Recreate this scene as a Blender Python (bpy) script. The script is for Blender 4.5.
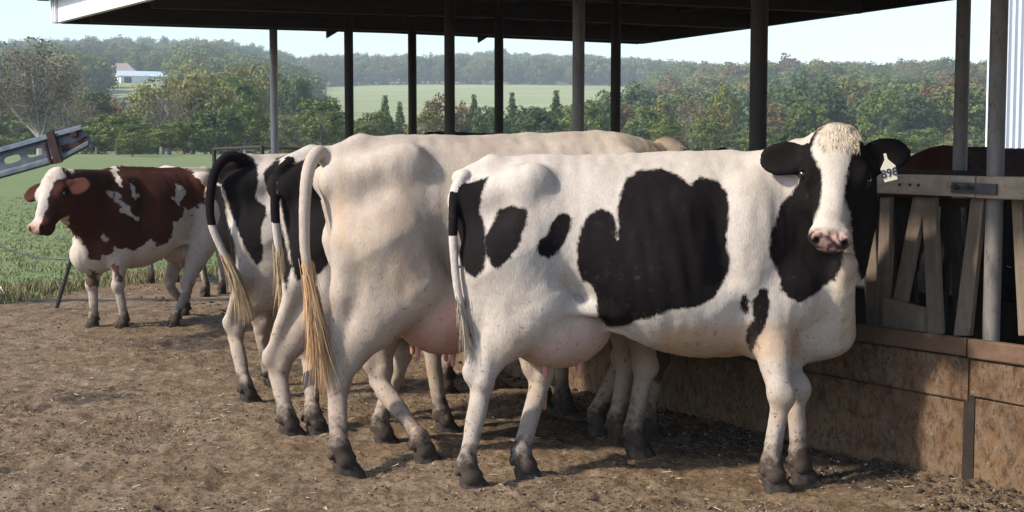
import bpy, bmesh, math, random
import numpy as np
from mathutils import Vector, Matrix

random.seed(7)
RNG = np.random.default_rng(11)
SC = bpy.context.scene
COL = SC.collection
for _o in list(bpy.data.objects):
    bpy.data.objects.remove(_o, do_unlink=True)

# ------------------------------------------------------------------ camera
FPX = 1400.0                     # focal length in pixels of the 1024 px wide picture
CAMZ = 1.5
PITCH = math.atan(106.0 / FPX)
cam_d = bpy.data.cameras.new('camera')
cam = bpy.data.objects.new('camera', cam_d)
COL.objects.link(cam)
cam.location = (0, 0, CAMZ)
cam.rotation_euler = (math.pi / 2 - PITCH, 0, 0)
cam_d.sensor_width = 36.0
cam_d.lens = 36.0 * FPX / 1024.0
cam_d.clip_start = 0.1
cam_d.clip_end = 6000
SC.camera = cam
SC.render.resolution_x = 1024
SC.render.resolution_y = 512

# ------------------------------------------------------------------ light
SUN_AZ = math.radians(247)       # compass direction the light comes from (0 = +Y, clockwise)
SUN_EL = math.radians(38)
world = bpy.data.worlds.new('World')
SC.world = world
world.use_nodes = True
wn = world.node_tree
wn.nodes.clear()
w_out = wn.nodes.new('ShaderNodeOutputWorld')
w_bg = wn.nodes.new('ShaderNodeBackground')
w_sky = wn.nodes.new('ShaderNodeTexSky')
w_sky.sky_type = 'NISHITA'
w_sky.sun_disc = False
w_sky.sun_elevation = SUN_EL
w_sky.sun_rotation = SUN_AZ
w_sky.air_density = 1.0
w_sky.dust_density = 1.0
w_sky.ozone_density = 1.5
w_bg.inputs['Strength'].default_value = 0.125
wn.links.new(w_sky.outputs['Color'], w_bg.inputs['Color'])
wn.links.new(w_bg.outputs['Background'], w_out.inputs['Surface'])

sun_d = bpy.data.lights.new('sun', 'SUN')
sun = bpy.data.objects.new('sun', sun_d)
COL.objects.link(sun)
sun_d.energy = 2.8
sun_d.angle = math.radians(4.0)
sun_d.color = (1.0, 0.90, 0.76)
_sd = Vector((math.sin(SUN_AZ) * math.cos(SUN_EL), math.cos(SUN_AZ) * math.cos(SUN_EL), math.sin(SUN_EL)))
sun.rotation_euler = (-_sd).to_track_quat('-Z', 'Y').to_euler()

SC.view_settings.view_transform = 'Standard'
SC.view_settings.look = 'None'
SC.view_settings.exposure = 1.2
SC.view_settings.gamma = 1.0

# ------------------------------------------------------------------ picture <-> place
_cp, _sp = math.cos(PITCH), math.sin(PITCH)
def ray(px, py):
    a, b = px - 512.0, 256.0 - py
    return Vector((a, FPX * _cp + b * _sp, -FPX * _sp + b * _cp))
def P(px, py, Y):                # the point seen at (px, py) that lies at world depth Y
    d = ray(px, py)
    t = Y / d.y
    return Vector((d.x * t, Y, CAMZ + d.z * t))
def G(px, py, z=0.0):            # the point seen at (px, py) on the plane of height z
    d = ray(px, py)
    t = (z - CAMZ) / d.z
    return Vector((d.x * t, d.y * t, z))
def proj(p):                     # (N,3) array of places -> picture coordinates
    X = p[:, 0]; Y = p[:, 1]; Z = p[:, 2] - CAMZ
    f = Y * _cp - Z * _sp
    u = Y * _sp + Z * _cp
    return np.stack([512 + FPX * X / f, 256 - FPX * u / f], 1)

# ------------------------------------------------------------------ noise
def _hash(i, j, k, s):
    h = (i * 374761393 + j * 668265263 + k * 2147483647 + s * 974634777) & 0xffffffff
    h = ((h ^ (h >> 13)) * 1274126177) & 0xffffffff
    h = (h ^ (h >> 16)) & 0xffffffff
    return h.astype(np.float64) / 4294967295.0
def vnoise(p, s=0):
    i = np.floor(p).astype(np.int64); f = p - i; f = f * f * (3 - 2 * f)
    r = 0
    for dx in (0, 1):
        wx = f[:, 0] if dx else 1 - f[:, 0]
        for dy in (0, 1):
            wy = f[:, 1] if dy else 1 - f[:, 1]
            for dz in (0, 1):
                wz = f[:, 2] if dz else 1 - f[:, 2]
                r = r + wx * wy * wz * _hash(i[:, 0] + dx, i[:, 1] + dy, i[:, 2] + dz, s)
    return r * 2 - 1
def vnoise2(x, y, s=0):
    i = np.floor(x).astype(np.int64); j = np.floor(y).astype(np.int64)
    fx = x - i; fy = y - j; fx = fx * fx * (3 - 2 * fx); fy = fy * fy * (3 - 2 * fy)
    k = np.zeros_like(i)
    return ((_hash(i, j, k, s) * (1 - fx) + _hash(i + 1, j, k, s) * fx) * (1 - fy)
            + (_hash(i, j + 1, k, s) * (1 - fx) + _hash(i + 1, j + 1, k, s) * fx) * fy) * 2 - 1

# ------------------------------------------------------------------ objects
def tag(o, label=None, cat=None, group=None, kind=None):
    if label: o['label'] = label
    if cat: o['category'] = cat
    if group: o['group'] = group
    if kind: o['kind'] = kind
    return o
def empty(name, loc=(0, 0, 0), rz=0.0, scale=1.0):
    o = bpy.data.objects.new(name, None)
    COL.objects.link(o)
    o.location = loc
    o.rotation_euler = (0, 0, rz)
    o.scale = (scale, scale, scale)
    o.empty_display_size = 0.1
    return o
def link(name, me, mat=None, parent=None, smooth=False):
    o = bpy.data.objects.new(name, me)
    COL.objects.link(o)
    if mat is not None and not me.materials:
        me.materials.append(mat)
    if parent is not None: o.parent = parent
    if smooth:
        me.polygons.foreach_set('use_smooth', [True] * len(me.polygons))
    return o
def np_mesh(name, V, F):
    """V (n,3), F (m,3) or (m,4) arrays -> mesh"""
    me = bpy.data.meshes.new(name)
    V = np.ascontiguousarray(V, dtype=np.float32); F = np.ascontiguousarray(F, dtype=np.int32)
    n, k = F.shape
    me.vertices.add(len(V)); me.vertices.foreach_set('co', V.ravel())
    me.loops.add(n * k); me.loops.foreach_set('vertex_index', F.ravel())
    me.polygons.add(n)
    me.polygons.foreach_set('loop_start', np.arange(n, dtype=np.int32) * k)
    me.polygons.foreach_set('loop_total', np.full(n, k, dtype=np.int32))
    me.update(calc_edges=True)
    return me
def fattr(me, name, arr, domain='POINT'):
    a = me.attributes.new(name, 'FLOAT', domain)
    a.data.foreach_set('value', np.ascontiguousarray(arr, dtype=np.float32))
def copy_tree(o, parent=None):
    c = o.copy(); COL.objects.link(c)
    if parent is not None: c.parent = parent
    for ch in [x for x in o.children]: copy_tree(ch, c)
    return c

class MB:
    """collects boxes, bars and tubes, then links them as one mesh object"""
    def __init__(s): s.v = []; s.f = []
    def add(s, V, F):
        n = len(s.v); s.v += [tuple(v) for v in V]; s.f += [tuple(i + n for i in f) for f in F]
        return s
    def box(s, c, size, M=None, jit=0.0, cham=0.0):
        x, y, z = [q / 2 for q in size]
        if cham > 0:
            bm = bmesh.new(); bmesh.ops.create_cube(bm, size=1.0)
            for v in bm.verts: v.co = Vector((v.co.x * 2 * x, v.co.y * 2 * y, v.co.z * 2 * z))
            bmesh.ops.bevel(bm, geom=bm.edges[:], offset=cham, segments=1, affect='EDGES')
            V = [v.co.copy() for v in bm.verts]; F = [[v.index for v in f.verts] for f in bm.faces]
            bm.free()
        else:
            V = [Vector((i * x, j * y, k * z)) for i in (-1, 1) for j in (-1, 1) for k in (-1, 1)]
            F = [(0, 1, 3, 2), (4, 6, 7, 5), (0, 4, 5, 1), (2, 3, 7, 6), (0, 2, 6, 4), (1, 5, 7, 3)]
        if jit: V = [v + Vector([random.uniform(-jit, jit) for _ in range(3)]) for v in V]
        if M is not None: V = [M @ v for v in V]
        return s.add([v + Vector(c) for v in V], F)
    def tube(s, pts, rads, n=10, cap=True, wob=0.0):
        pts = [Vector(p) for p in pts]
        if not hasattr(rads, '__len__'): rads = [rads] * len(pts)
        V = []; prev = None
        for i, p in enumerate(pts):
            t = (pts[min(i + 1, len(pts) - 1)] - pts[max(i - 1, 0)]).normalized()
            if prev is None:
                a = t.orthogonal().normalized()
            else:
                a = (prev - t * prev.dot(t))
                a = a.normalized() if a.length > 1e-6 else t.orthogonal().normalized()
            prev = a; b = t.cross(a)
            for k in range(n):
                w = 2 * math.pi * k / n
                V.append(p + (a * math.cos(w) + b * math.sin(w)) * rads[i] * (1 + random.uniform(-wob, wob)))
        F = []
        for i in range(len(pts) - 1):
            for k in range(n):
                F.append((i * n + k, i * n + (k + 1) % n, (i + 1) * n + (k + 1) % n, (i + 1) * n + k))
        if cap:
            F.append(tuple(range(n - 1, -1, -1))); F.append(tuple(range((len(pts) - 1) * n, len(pts) * n)))
        return s.add(V, F)
    def mesh(s, name):
        me = bpy.data.meshes.new(name); me.from_pydata([tuple(v) for v in s.v], [], s.f); me.update()
        return me
    def build(s, name, mat, parent=None, smooth=False):
        return link(name, s.mesh(name), mat, parent, smooth)

# ------------------------------------------------------------------ materials
class NT:
    def __init__(s, name):
        s.m = bpy.data.materials.new(name); s.m.use_nodes = True
        s.t = s.m.node_tree; s.t.nodes.clear()
        s.out = s.t.nodes.new('ShaderNodeOutputMaterial')
        s.b = s.t.nodes.new('ShaderNodeBsdfPrincipled')
        s.t.links.new(s.b.outputs[0], s.out.inputs['Surface'])
        s.tc = s.t.nodes.new('ShaderNodeTexCoord')
    def set(s, sock, v):
        if isinstance(v, bpy.types.NodeSocket): s.t.links.new(v, sock)
        elif isinstance(v, (tuple, list)) and len(v) == 3 and sock.type == 'RGBA': sock.default_value = (*v, 1)
        else: sock.default_value = v
    def node(s, typ, out=0, **kw):
        n = s.t.nodes.new(typ)
        for k, v in kw.items():
            if k.startswith('_'): setattr(n, k[1:], v)
            else:
                key = int(k[1:]) if k[0] == 'i' and k[1:].isdigit() else k.replace('__', ' ')
                s.set(n.inputs[key], v)
        return n.outputs[out]
    def coord(s, kind='Object', scale=(1, 1, 1), rot=(0, 0, 0)):
        n = s.t.nodes.new('ShaderNodeMapping'); s.t.links.new(s.tc.outputs[kind], n.inputs['Vector'])
        n.inputs['Scale'].default_value = scale; n.inputs['Rotation'].default_value = rot
        return n.outputs[0]
    def noise(s, vec, scale, detail=4, rough=0.55, dist=0.0):
        return s.node('ShaderNodeTexNoise', 0, Vector=vec, Scale=scale, Detail=detail, Roughness=rough, Distortion=dist)
    def ramp(s, fac, lo, hi, a=0.0, b=1.0):
        return s.node('ShaderNodeMapRange', 0, i0=fac, i1=lo, i2=hi, i3=a, i4=b)
    def mix(s, fac, a, b, mode='MIX'):
        n = s.t.nodes.new('ShaderNodeMix'); n.data_type = 'RGBA'; n.blend_type = mode
        s.set(n.inputs[0], fac); s.set(n.inputs[6], a); s.set(n.inputs[7], b)
        return n.outputs[2]
    def math(s, op, a, b=0.0):
        return s.node('ShaderNodeMath', 0, _operation=op, i0=a, i1=b)
    def attr(s, name):
        n = s.t.nodes.new('ShaderNodeAttribute'); n.attribute_name = name
        return n.outputs['Fac']
    def bump(s, h, strength=0.4, dist=0.01, prev=None):
        n = s.t.nodes.new('ShaderNodeBump'); s.set(n.inputs['Height'], h)
        n.inputs['Strength'].default_value = strength; n.inputs['Distance'].default_value = dist
        if prev is not None: s.t.links.new(prev, n.inputs['Normal'])
        return n.outputs[0]
    def done(s, color, rough=0.8, normal=None, spec=0.3, metal=0.0):
        s.set(s.b.inputs['Base Color'], color); s.set(s.b.inputs['Roughness'], rough)
        s.b.inputs['Specular IOR Level'].default_value = spec
        s.set(s.b.inputs['Metallic'], metal)
        if normal is not None: s.t.links.new(normal, s.b.inputs['Normal'])
        return s.m

def simple_mat(name, c1, c2, scale=8, rough=0.8, bump=0.3, bd=0.01, spec=0.3, metal=0.0, stretch=(1, 1, 1)):
    m = NT(name); v = m.coord('Object', stretch)
    a = m.noise(v, scale, 6, 0.65); b = m.noise(v, scale * 6, 3, 0.6)
    f = m.ramp(m.math('ADD', a, m.math('MULTIPLY', b, 0.5)), 0.45, 1.05)
    return m.done(m.mix(f, c1, c2), rough, m.bump(b, bump, bd), spec, metal)
def srgb(r, g, b):
    def f(c):
        c /= 255.0
        return c / 12.92 if c <= 0.04045 else ((c + 0.055) / 1.055) ** 2.4
    return (f(r), f(g), f(b))
# ------------------------------------------------------------------ terrain
# the feed bunk runs along ROW; PERP points from the yard across the bunk
ROW = Vector((-0.566, 0.824, 0)); PERP = Vector((0.824, 0.566, 0))
POST0 = Vector((2.15, 6.24, 0))
WALLB = POST0.dot(PERP) - 0.07

_TD = np.array([0, 13, 40, 100, 130, 180, 260, 400, 480, 620, 750, 1000, 1300, 1800, 5000.])
_TL = np.array([0, 0.05, 0.55, 1.2, 0.6, 1.0, 5.5, 16.5, 24.5, 36, 46, 62, 80, 60, 60])
_TM = np.array([0, 0.05, 0.55, 1.2, 0.4, 0.4, 2.0, 11.5, 17.2, 26, 34, 52, 70, 56, 56])
_TR = np.array([0, 0.05, 0.50, 1.0, 0.4, 1.5, 5.0, 16.0, 20.5, 27, 33, 42, 44, 30, 30])
def _pchip(x, xp, fp):
    # smooth monotone interpolation
    h = np.diff(xp); d = np.diff(fp) / h
    m = np.zeros_like(fp); m[0] = d[0]; m[-1] = d[-1]
    for i in range(1, len(fp) - 1):
        m[i] = 0 if d[i - 1] * d[i] <= 0 else 2 * d[i - 1] * d[i] / (d[i - 1] + d[i])
    i = np.clip(np.searchsorted(xp, x) - 1, 0, len(xp) - 2)
    t = np.clip((x - xp[i]) / h[i], 0, 1)
    return ((2*t**3 - 3*t**2 + 1) * fp[i] + (t**3 - 2*t**2 + t) * h[i] * m[i]
            + (-2*t**3 + 3*t**2) * fp[i + 1] + (t**3 - t**2) * h[i] * m[i + 1])
def terrain(x, y):
    x = np.asarray(x, float); y = np.asarray(y, float)
    r = np.hypot(x, y)
    az = np.arctan2(x, y)                       # 0 = straight ahead
    D = r * np.clip(np.cos(az), 0.75, 1)
    u = np.clip((np.clip(np.tan(np.clip(az, -1.2, 1.2)), -1.2, 1.2) * FPX + 512), -600, 1700)
    zl, zm, zr = _pchip(D, _TD, _TL), _pchip(D, _TD, _TM), _pchip(D, _TD, _TR)
    a = np.clip((u - 190) / 140, 0, 1); a = a * a * (3 - 2 * a)
    b = np.clip((u - 600) / 220, 0, 1); b = b * b * (3 - 2 * b)
    z = zl * (1 - a) + zm * a; z = z * (1 - b) + zr * b
    far = np.clip((r - 500) / 500, 0, 1)
    z = z + far * (vnoise2(x / 160, y / 160, 3) * 5 + vnoise2(x / 60, y / 60, 4) * 1.5)
    z = z + np.clip((r - 14) / 10, 0, 1) * np.clip((400 - r) / 300, 0, 1) * vnoise2(x / 6, y / 6, 5) * 0.05
    return z
def yard_edge(x, y):
    """> 0 on trodden earth, < 0 on grass (metres, roughly)"""
    return 13.4 + np.clip((x + 4.7) * 1.9, -3, 4.6) - y + vnoise2(x / 1.3, y / 1.3, 9) * 0.5 + vnoise2(x / .35, y / .35, 10) * 0.25
def micro(x, y):
    r = np.hypot(x, y)
    w = np.clip((26 - r) / 8, 0, 1)
    a = vnoise2(x / .9, y / .9, 21) * 0.020
    b = vnoise2(x / .28, y / .28, 22)
    c = vnoise2(x / .10, y / .10, 23)
    d = vnoise2(x / .045, y / .045, 24)
    e = vnoise2(x / .022, y / .022, 25)
    clod = np.clip(vnoise2(x / .16, y / .12, 26) - 0.25, 0, 1)
    fine = np.clip((16 - r) / 5, 0, 1)
    pit = np.clip(vnoise2(x / .13 + 7, y / .11, 27) - .42, 0, 1) + .8 * np.clip(vnoise2(x / .30, y / .26, 28) - .45, 0, 1)
    return w * (a + b * 0.007 + fine * (c * 0.0055 + d * 0.0055 + e * 0.0055 + clod * 0.022 - pit * 0.045))

azf = np.radians(np.linspace(-23, 23, 430)); azc = np.radians(np.concatenate([np.linspace(24, 60, 25), np.linspace(66, 294, 39), np.linspace(300, 336, 25)]))
az = np.concatenate([azf, azc])
rr = np.concatenate([[0.02, 1, 2, 3, 4, 4.4], 4.7 * np.exp(np.arange(0, 620) * 0.0022),])
rr = np.concatenate([rr, rr[-1] * np.exp(np.arange(1, 60) * 0.022)])
rr = np.concatenate([rr, rr[-1] * np.exp(np.arange(1, 90) * 0.0475)])
rr = rr[rr < 4200]
A, R = np.meshgrid(az, rr)
gx = R * np.sin(A); gy = R * np.cos(A)
gz = terrain(gx.ravel(), gy.ravel()) + micro(gx.ravel(), gy.ravel())
V = np.stack([gx.ravel(), gy.ravel(), gz], 1)
nc = len(az); nr = len(rr)
ii, jj = np.meshgrid(np.arange(nr - 1), np.arange(nc), indexing='ij')
j2 = (jj + 1) % nc
F = np.stack([ii * nc + jj, (ii + 1) * nc + jj, (ii + 1) * nc + j2, ii * nc + j2], -1).reshape(-1, 4)
F = F[:, ::-1]
me = np_mesh('ground', V, F)
gedge = np.clip(yard_edge(V[:, 0], V[:, 1]), -3, 3)
fattr(me, 'earth', gedge)
rD = np.hypot(V[:, 0], V[:, 1])
fattr(me, 'far', np.clip(rD / 1000, 0, 3))

m = NT('earth_and_grass')
ob = m.coord('Object')
n1 = m.noise(ob, 0.9, 5, 0.6); n2 = m.noise(ob, 7, 8, 0.72); n3 = m.noise(ob, 38, 6, 0.75); n4 = m.noise(ob, 150, 3, 0.7)
dry = m.mix(m.ramp(n2, 0.35, 0.68), (0.135, 0.088, 0.050), (0.300, 0.222, 0.148))
dry = m.mix(m.ramp(n1, 0.40, 0.66, 0, 0.75), dry, m.mix(m.ramp(n2, 0.4, 0.65), (0.105, 0.062, 0.031), (0.215, 0.140, 0.076)))
dry = m.mix(m.ramp(n3, 0.51, 0.60, 0, 0.80), dry, (0.045, 0.031, 0.022))
dry = m.mix(m.ramp(n4, 0.58, 0.67, 0, 0.8), dry, (0.42, 0.36, 0.28))
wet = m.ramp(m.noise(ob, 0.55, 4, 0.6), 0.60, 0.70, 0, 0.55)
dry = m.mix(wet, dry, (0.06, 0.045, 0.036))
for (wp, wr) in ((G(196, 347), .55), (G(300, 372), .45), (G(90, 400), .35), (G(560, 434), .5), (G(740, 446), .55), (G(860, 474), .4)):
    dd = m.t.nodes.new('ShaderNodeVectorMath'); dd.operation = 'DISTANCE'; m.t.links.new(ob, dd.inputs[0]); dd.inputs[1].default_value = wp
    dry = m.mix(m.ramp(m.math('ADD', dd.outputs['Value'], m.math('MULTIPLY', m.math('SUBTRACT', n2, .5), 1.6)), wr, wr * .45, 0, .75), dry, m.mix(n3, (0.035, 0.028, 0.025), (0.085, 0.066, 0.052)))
g1 = m.noise(ob, 0.35, 6, 0.7); g2 = m.noise(ob, 5, 6, 0.7)
gr = m.mix(m.ramp(g2, 0.3, 0.7), (0.130, 0.170, 0.066), (0.160, 0.196, 0.084))
gr = m.mix(m.ramp(g1, 0.48, 0.68, 0, 0.6), gr, (0.19, 0.20, 0.10))
gfar = m.noise(m.coord('Object', (0.012, 0.05, 0.05)), 1.0, 4, 0.6)
gr = m.mix(m.ramp(m.attr('far'), 0.2, 0.4), gr, m.mix(m.ramp(gfar, 0.35, 0.65), (0.21, 0.25, 0.10), (0.30, 0.31, 0.15)))
e = m.math('ADD', m.attr('earth'), m.math('MULTIPLY', m.math('SUBTRACT', n2, 0.5), 1.6))
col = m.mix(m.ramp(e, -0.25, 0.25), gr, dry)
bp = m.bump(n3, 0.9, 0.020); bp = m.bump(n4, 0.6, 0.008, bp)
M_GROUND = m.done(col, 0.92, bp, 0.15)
ground = link('ground', me, M_GROUND, None, True)
tag(ground, 'trodden brown earth of the yard running into a green field and hills', kind='structure')

def ground_z(x, y):
    x = np.atleast_1d(np.asarray(x, float)); y = np.atleast_1d(np.asarray(y, float))
    return terrain(x, y) + micro(x, y)

# ------------------------------------------------------------------ roof, posts, bunk
m = NT('steel_pipe_weathered')
v = m.coord('Object', (1, 1, 0.35))
a = m.noise(v, 9, 6, 0.7); b = m.noise(v, 60, 4, 0.7)
c = m.mix(m.ramp(a, 0.35, 0.65), (0.115, 0.105, 0.10), (0.20, 0.185, 0.175))
c = m.mix(m.ramp(b, 0.56, 0.66, 0, 0.8), c, (0.09, 0.055, 0.04))
c = m.mix(m.ramp(m.noise(v, 4, 5, 0.7), 0.62, 0.72, 0, 0.6), c, (0.30, 0.27, 0.24))
M_PIPE = m.done(c, 0.62, m.bump(b, 0.25, 0.004), 0.35, 0.1)
M_PIPE_DK = simple_mat('rusty_pipe', (0.024, 0.019, 0.017), (0.050, 0.040, 0.035), 12, 0.75, 0.3, 0.004)
M_PIPE_LT = simple_mat('galvanised_pipe', (0.24, 0.245, 0.25), (0.40, 0.41, 0.42), 10, 0.5, 0.15, 0.003, 0.5, 0.3)
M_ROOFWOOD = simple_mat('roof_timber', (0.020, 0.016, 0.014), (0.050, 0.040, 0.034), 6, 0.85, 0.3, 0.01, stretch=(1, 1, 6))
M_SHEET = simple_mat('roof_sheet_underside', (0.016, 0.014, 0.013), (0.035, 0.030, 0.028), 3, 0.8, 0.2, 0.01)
M_ROOFTOP = simple_mat('roof_sheet_top', (0.42, 0.43, 0.44), (0.55, 0.56, 0.57), 3, 0.5, 0.1, 0.01, 0.5, 0.4)
m = NT('white_fascia_metal')
v = m.coord('Object')
a = m.noise(v, 3, 5, 0.6); b = m.noise(m.coord('Object', (1, 1, 0.2)), 30, 4, 0.7)
M_FASCIA = m.done(m.mix(m.ramp(b, 0.55, 0.8, 0, 0.45), m.mix(a, (0.66, 0.70, 0.74), (0.78, 0.81, 0.84)), (0.33, 0.30, 0.27)), 0.45, None, 0.4)

def wood_mat(name, dark, light, stain, axis=(1, 1, 1), sc=1.0):
    m = NT(name)
    v = m.coord('Object', axis)
    a = m.noise(v, 5 * sc, 8, 0.7, 0.4); b = m.noise(v, 40 * sc, 5, 0.7); d = m.noise(m.coord('Object'), 7, 6, 0.75)
    g = m.noise(m.coord('Object'), 55, 4, 0.7)
    c = m.mix(m.ramp(a, 0.3, 0.7), dark, light)
    c = m.mix(m.ramp(b, 0.5, 0.7, 0, 0.5), c, dark)
    c = m.mix(m.ramp(d, 0.52, 0.66, 0, 0.7), c, stain)
    c = m.mix(m.ramp(g, 0.62, 0.70, 0, 0.8), c, (stain[0] * .4, stain[1] * .4, stain[2] * .4))
    bp = m.bump(b, 0.4, 0.004); bp = m.bump(d, 0.3, 0.01, bp)
    return m.done(c, 0.85, bp, 0.2)
ROWM = Matrix(((ROW.x, PERP.x, 0), (ROW.y, PERP.y, 0), (0, 0, 1)))   # columns: along row, across, up
M_RAIL = wood_mat('grey_rail_wood', (0.22, 0.175, 0.135), (0.42, 0.35, 0.28), (0.22, 0.155, 0.11), (0.15, 1, 2.5))
M_SLAT = wood_mat('slat_wood', (0.115, 0.088, 0.066), (0.25, 0.20, 0.155), (0.12, 0.085, 0.06), (2, 2, 0.25))
M_CAPW = wood_mat('bunk_cap_wood', (0.085, 0.052, 0.034), (0.17, 0.108, 0.072), (0.10, 0.062, 0.042), (0.25, 1, 2.0))
M_DARKW = simple_mat('shade_dark_wood', (0.012, 0.009, 0.008), (0.035, 0.026, 0.02), 8, 0.9, 0.3, 0.005)  # bunk interior's shade put into the wood colour; joint strap shares it
# splattered bunk wall
m = NT('splattered_bunk_wall')
v = m.coord('Object')
vs = m.coord('Object', (1, 1, 0.55))
a = m.noise(v, 2.2, 6, 0.65); b = m.noise(vs, 26, 6, 0.75); d = m.noise(vs, 62, 4, 0.75); f = m.noise(v, 11, 7, 0.7)
c = m.mix(m.ramp(a, 0.38, 0.62), (0.095, 0.053, 0.026), (0.165, 0.100, 0.054))
c = m.mix(m.ramp(f, 0.42, 0.62, 0, 0.75), c, (0.17, 0.125, 0.09))
c = m.mix(m.ramp(b, 0.50, 0.60, 0, 0.8), c, (0.055, 0.033, 0.022))
c = m.mix(m.ramp(d, 0.56, 0.63, 0, 0.85), c, (0.048, 0.028, 0.020))
c = m.mix(m.ramp(m.noise(vs, 40, 4, 0.7), 0.62, 0.68, 0, 0.55), c, (0.27, 0.22, 0.18))
bp = m.bump(b, 0.6, 0.012); bp = m.bump(d, 0.5, 0.006, bp)
M_BUNK = m.done(c, 0.88, bp, 0.2)

def at_row(t, across, z):        # t metres along the row from the near post, across the bunk, height
    return POST0 + ROW * t + PERP * across + Vector((0, 0, z))

# shed: roof + rafters + purlins + fascia + posts
shed = empty('pole_shed', at_row(4, 1, 0))
tag(shed, 'open pole shed with dark timber roof and steel posts over the feed bunk', 'shed')
SH = Vector(shed.location)
def sp(v): return Vector(v) - SH
RA = Vector((-3.74, 11.70, 2.545)); RB = Vector((1.4, 15.3, 2.645))
LEN = 13.5
def roofp(s, t, dz=0.0):         # s: 0 yard side .. 1 far side, t metres from the far end toward the camera
    e0 = RA.lerp(RB, s)
    p = e0 - ROW * t + Vector((0, 0, (0.0 + 0.028 * s) * t))
    dirx = Vector((0.0, 0.0, 0.0))
    ridge = 0.02 * (1 - abs(2 * s - 1))
    return p + Vector((0, 0, dz + ridge))
def slab(name, s0, s1, t0, t1, z0, z1, mat, ns=2, parent=shed):
    mb = MB(); V = []; F = []
    ss = [s0 + (s1 - s0) * i / ns for i in range(ns + 1)]
    for s_ in ss:
        for t_ in (t0, t1):
            V.append(sp(roofp(s_, t_, z0))); V.append(sp(roofp(s_, t_, z1)))
    for i in range(ns):
        a = i * 4
        F += [(a, a + 2, a + 6, a + 4), (a + 1, a + 5, a + 7, a + 3), (a, a + 4, a + 5, a + 1), (a + 2, a + 3, a + 7, a + 6)]
    F += [(0, 1, 3, 2), (ns * 4, ns * 4 + 2, ns * 4 + 3, ns * 4 + 1)]
    mb.add(V, F)
    return mb.build(name, mat, parent)
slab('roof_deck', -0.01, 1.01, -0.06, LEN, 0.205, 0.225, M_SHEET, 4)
slab('roof_sheet', -0.02, 1.02, -0.10, LEN, 0.228, 0.246, M_ROOFTOP, 4)
# purlins and rafters below the deck
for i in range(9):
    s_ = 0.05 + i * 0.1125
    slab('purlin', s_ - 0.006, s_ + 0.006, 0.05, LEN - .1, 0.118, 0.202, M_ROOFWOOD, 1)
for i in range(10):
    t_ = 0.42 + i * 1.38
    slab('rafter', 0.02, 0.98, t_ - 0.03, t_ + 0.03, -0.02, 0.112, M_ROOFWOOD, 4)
# end trim: dark board below a thin pale drip edge
slab('end_board', 0.003, 0.997, -0.04, -0.005, 0.0, 0.20, M_ROOFWOOD, 6)
slab('far_fascia', 0.995, 1.003, 0.0, LEN, 0.0, 0.20, M_ROOFWOOD, 1)
slab('yard_fascia', -0.0085, 0.0, -0.03, LEN, 0.0, 0.20, M_FASCIA, 1)
slab('drip_edge', -0.024, -0.010, -0.12, LEN, 0.19, 0.224, M_PIPE_DK, 1)
for i in range(3):               # corner cover ribs of the corrugated end
    slab('corner_rib', -0.012 - 0.0, -0.0095, 0.0 + i * 0.05, 0.02 + i * 0.05, 0.0, 0.185, M_FASCIA, 1)
# knee brace gussets seen black under the roof
for t_ in (0.42, 1.8, 3.18, 4.56):
    for s_ in (0.36, 0.62):
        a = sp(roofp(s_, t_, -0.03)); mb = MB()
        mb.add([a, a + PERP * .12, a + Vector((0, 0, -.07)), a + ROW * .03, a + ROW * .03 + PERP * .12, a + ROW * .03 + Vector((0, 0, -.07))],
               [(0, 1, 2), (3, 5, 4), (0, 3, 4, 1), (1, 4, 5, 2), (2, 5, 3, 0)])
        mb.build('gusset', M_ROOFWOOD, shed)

def post_at(px, z_top=None, w=13, mat=M_PIPE, across=0.0, name='post', base=-0.15):
    # where the vertical plane through pixel column px meets the row line
    k = (px - 512) / FPX
    # (x0 - .566 t)/(y0 + .824 t) = k
    o = POST0 + PERP * across
    t = (o.x - k * o.y) / (0.566 + 0.824 * k)
    p = o + ROW * t
    r = w * 0.5 * p.y / FPX
    # roof height there
    s_ = ((p - RA).dot(PERP)) / ((RB - RA).dot(PERP)); tt = -((p - RA).dot(ROW))
    zt = roofp(min(max(s_, 0), 1), max(tt, 0.0), -0.03).z
    mb = MB(); zs = np.linspace(base, zt, 9)
    mb.tube([sp((p.x, p.y, z)) for z in zs], r, 16)
    o_ = mb.build(name, mat, shed, True)
    return p, t
for px, w, mt in ((994.5, 17, M_PIPE), (757, 17.5, M_PIPE_DK), (578, 12, M_PIPE), (450, 10.5, M_PIPE_DK), (350, 9, M_PIPE_DK), (275.5, 8, M_PIPE_LT)):
    post_at(px, None, w, mt)
for px, w, mt in ((959, 14, M_PIPE), (761, 8, M_PIPE_DK), (615, 10, M_PIPE_DK), (499, 9, M_PIPE_DK), (413, 8.5, M_PIPE_DK)):
    post_at(px, None, w, mt, across=1.33)

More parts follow.
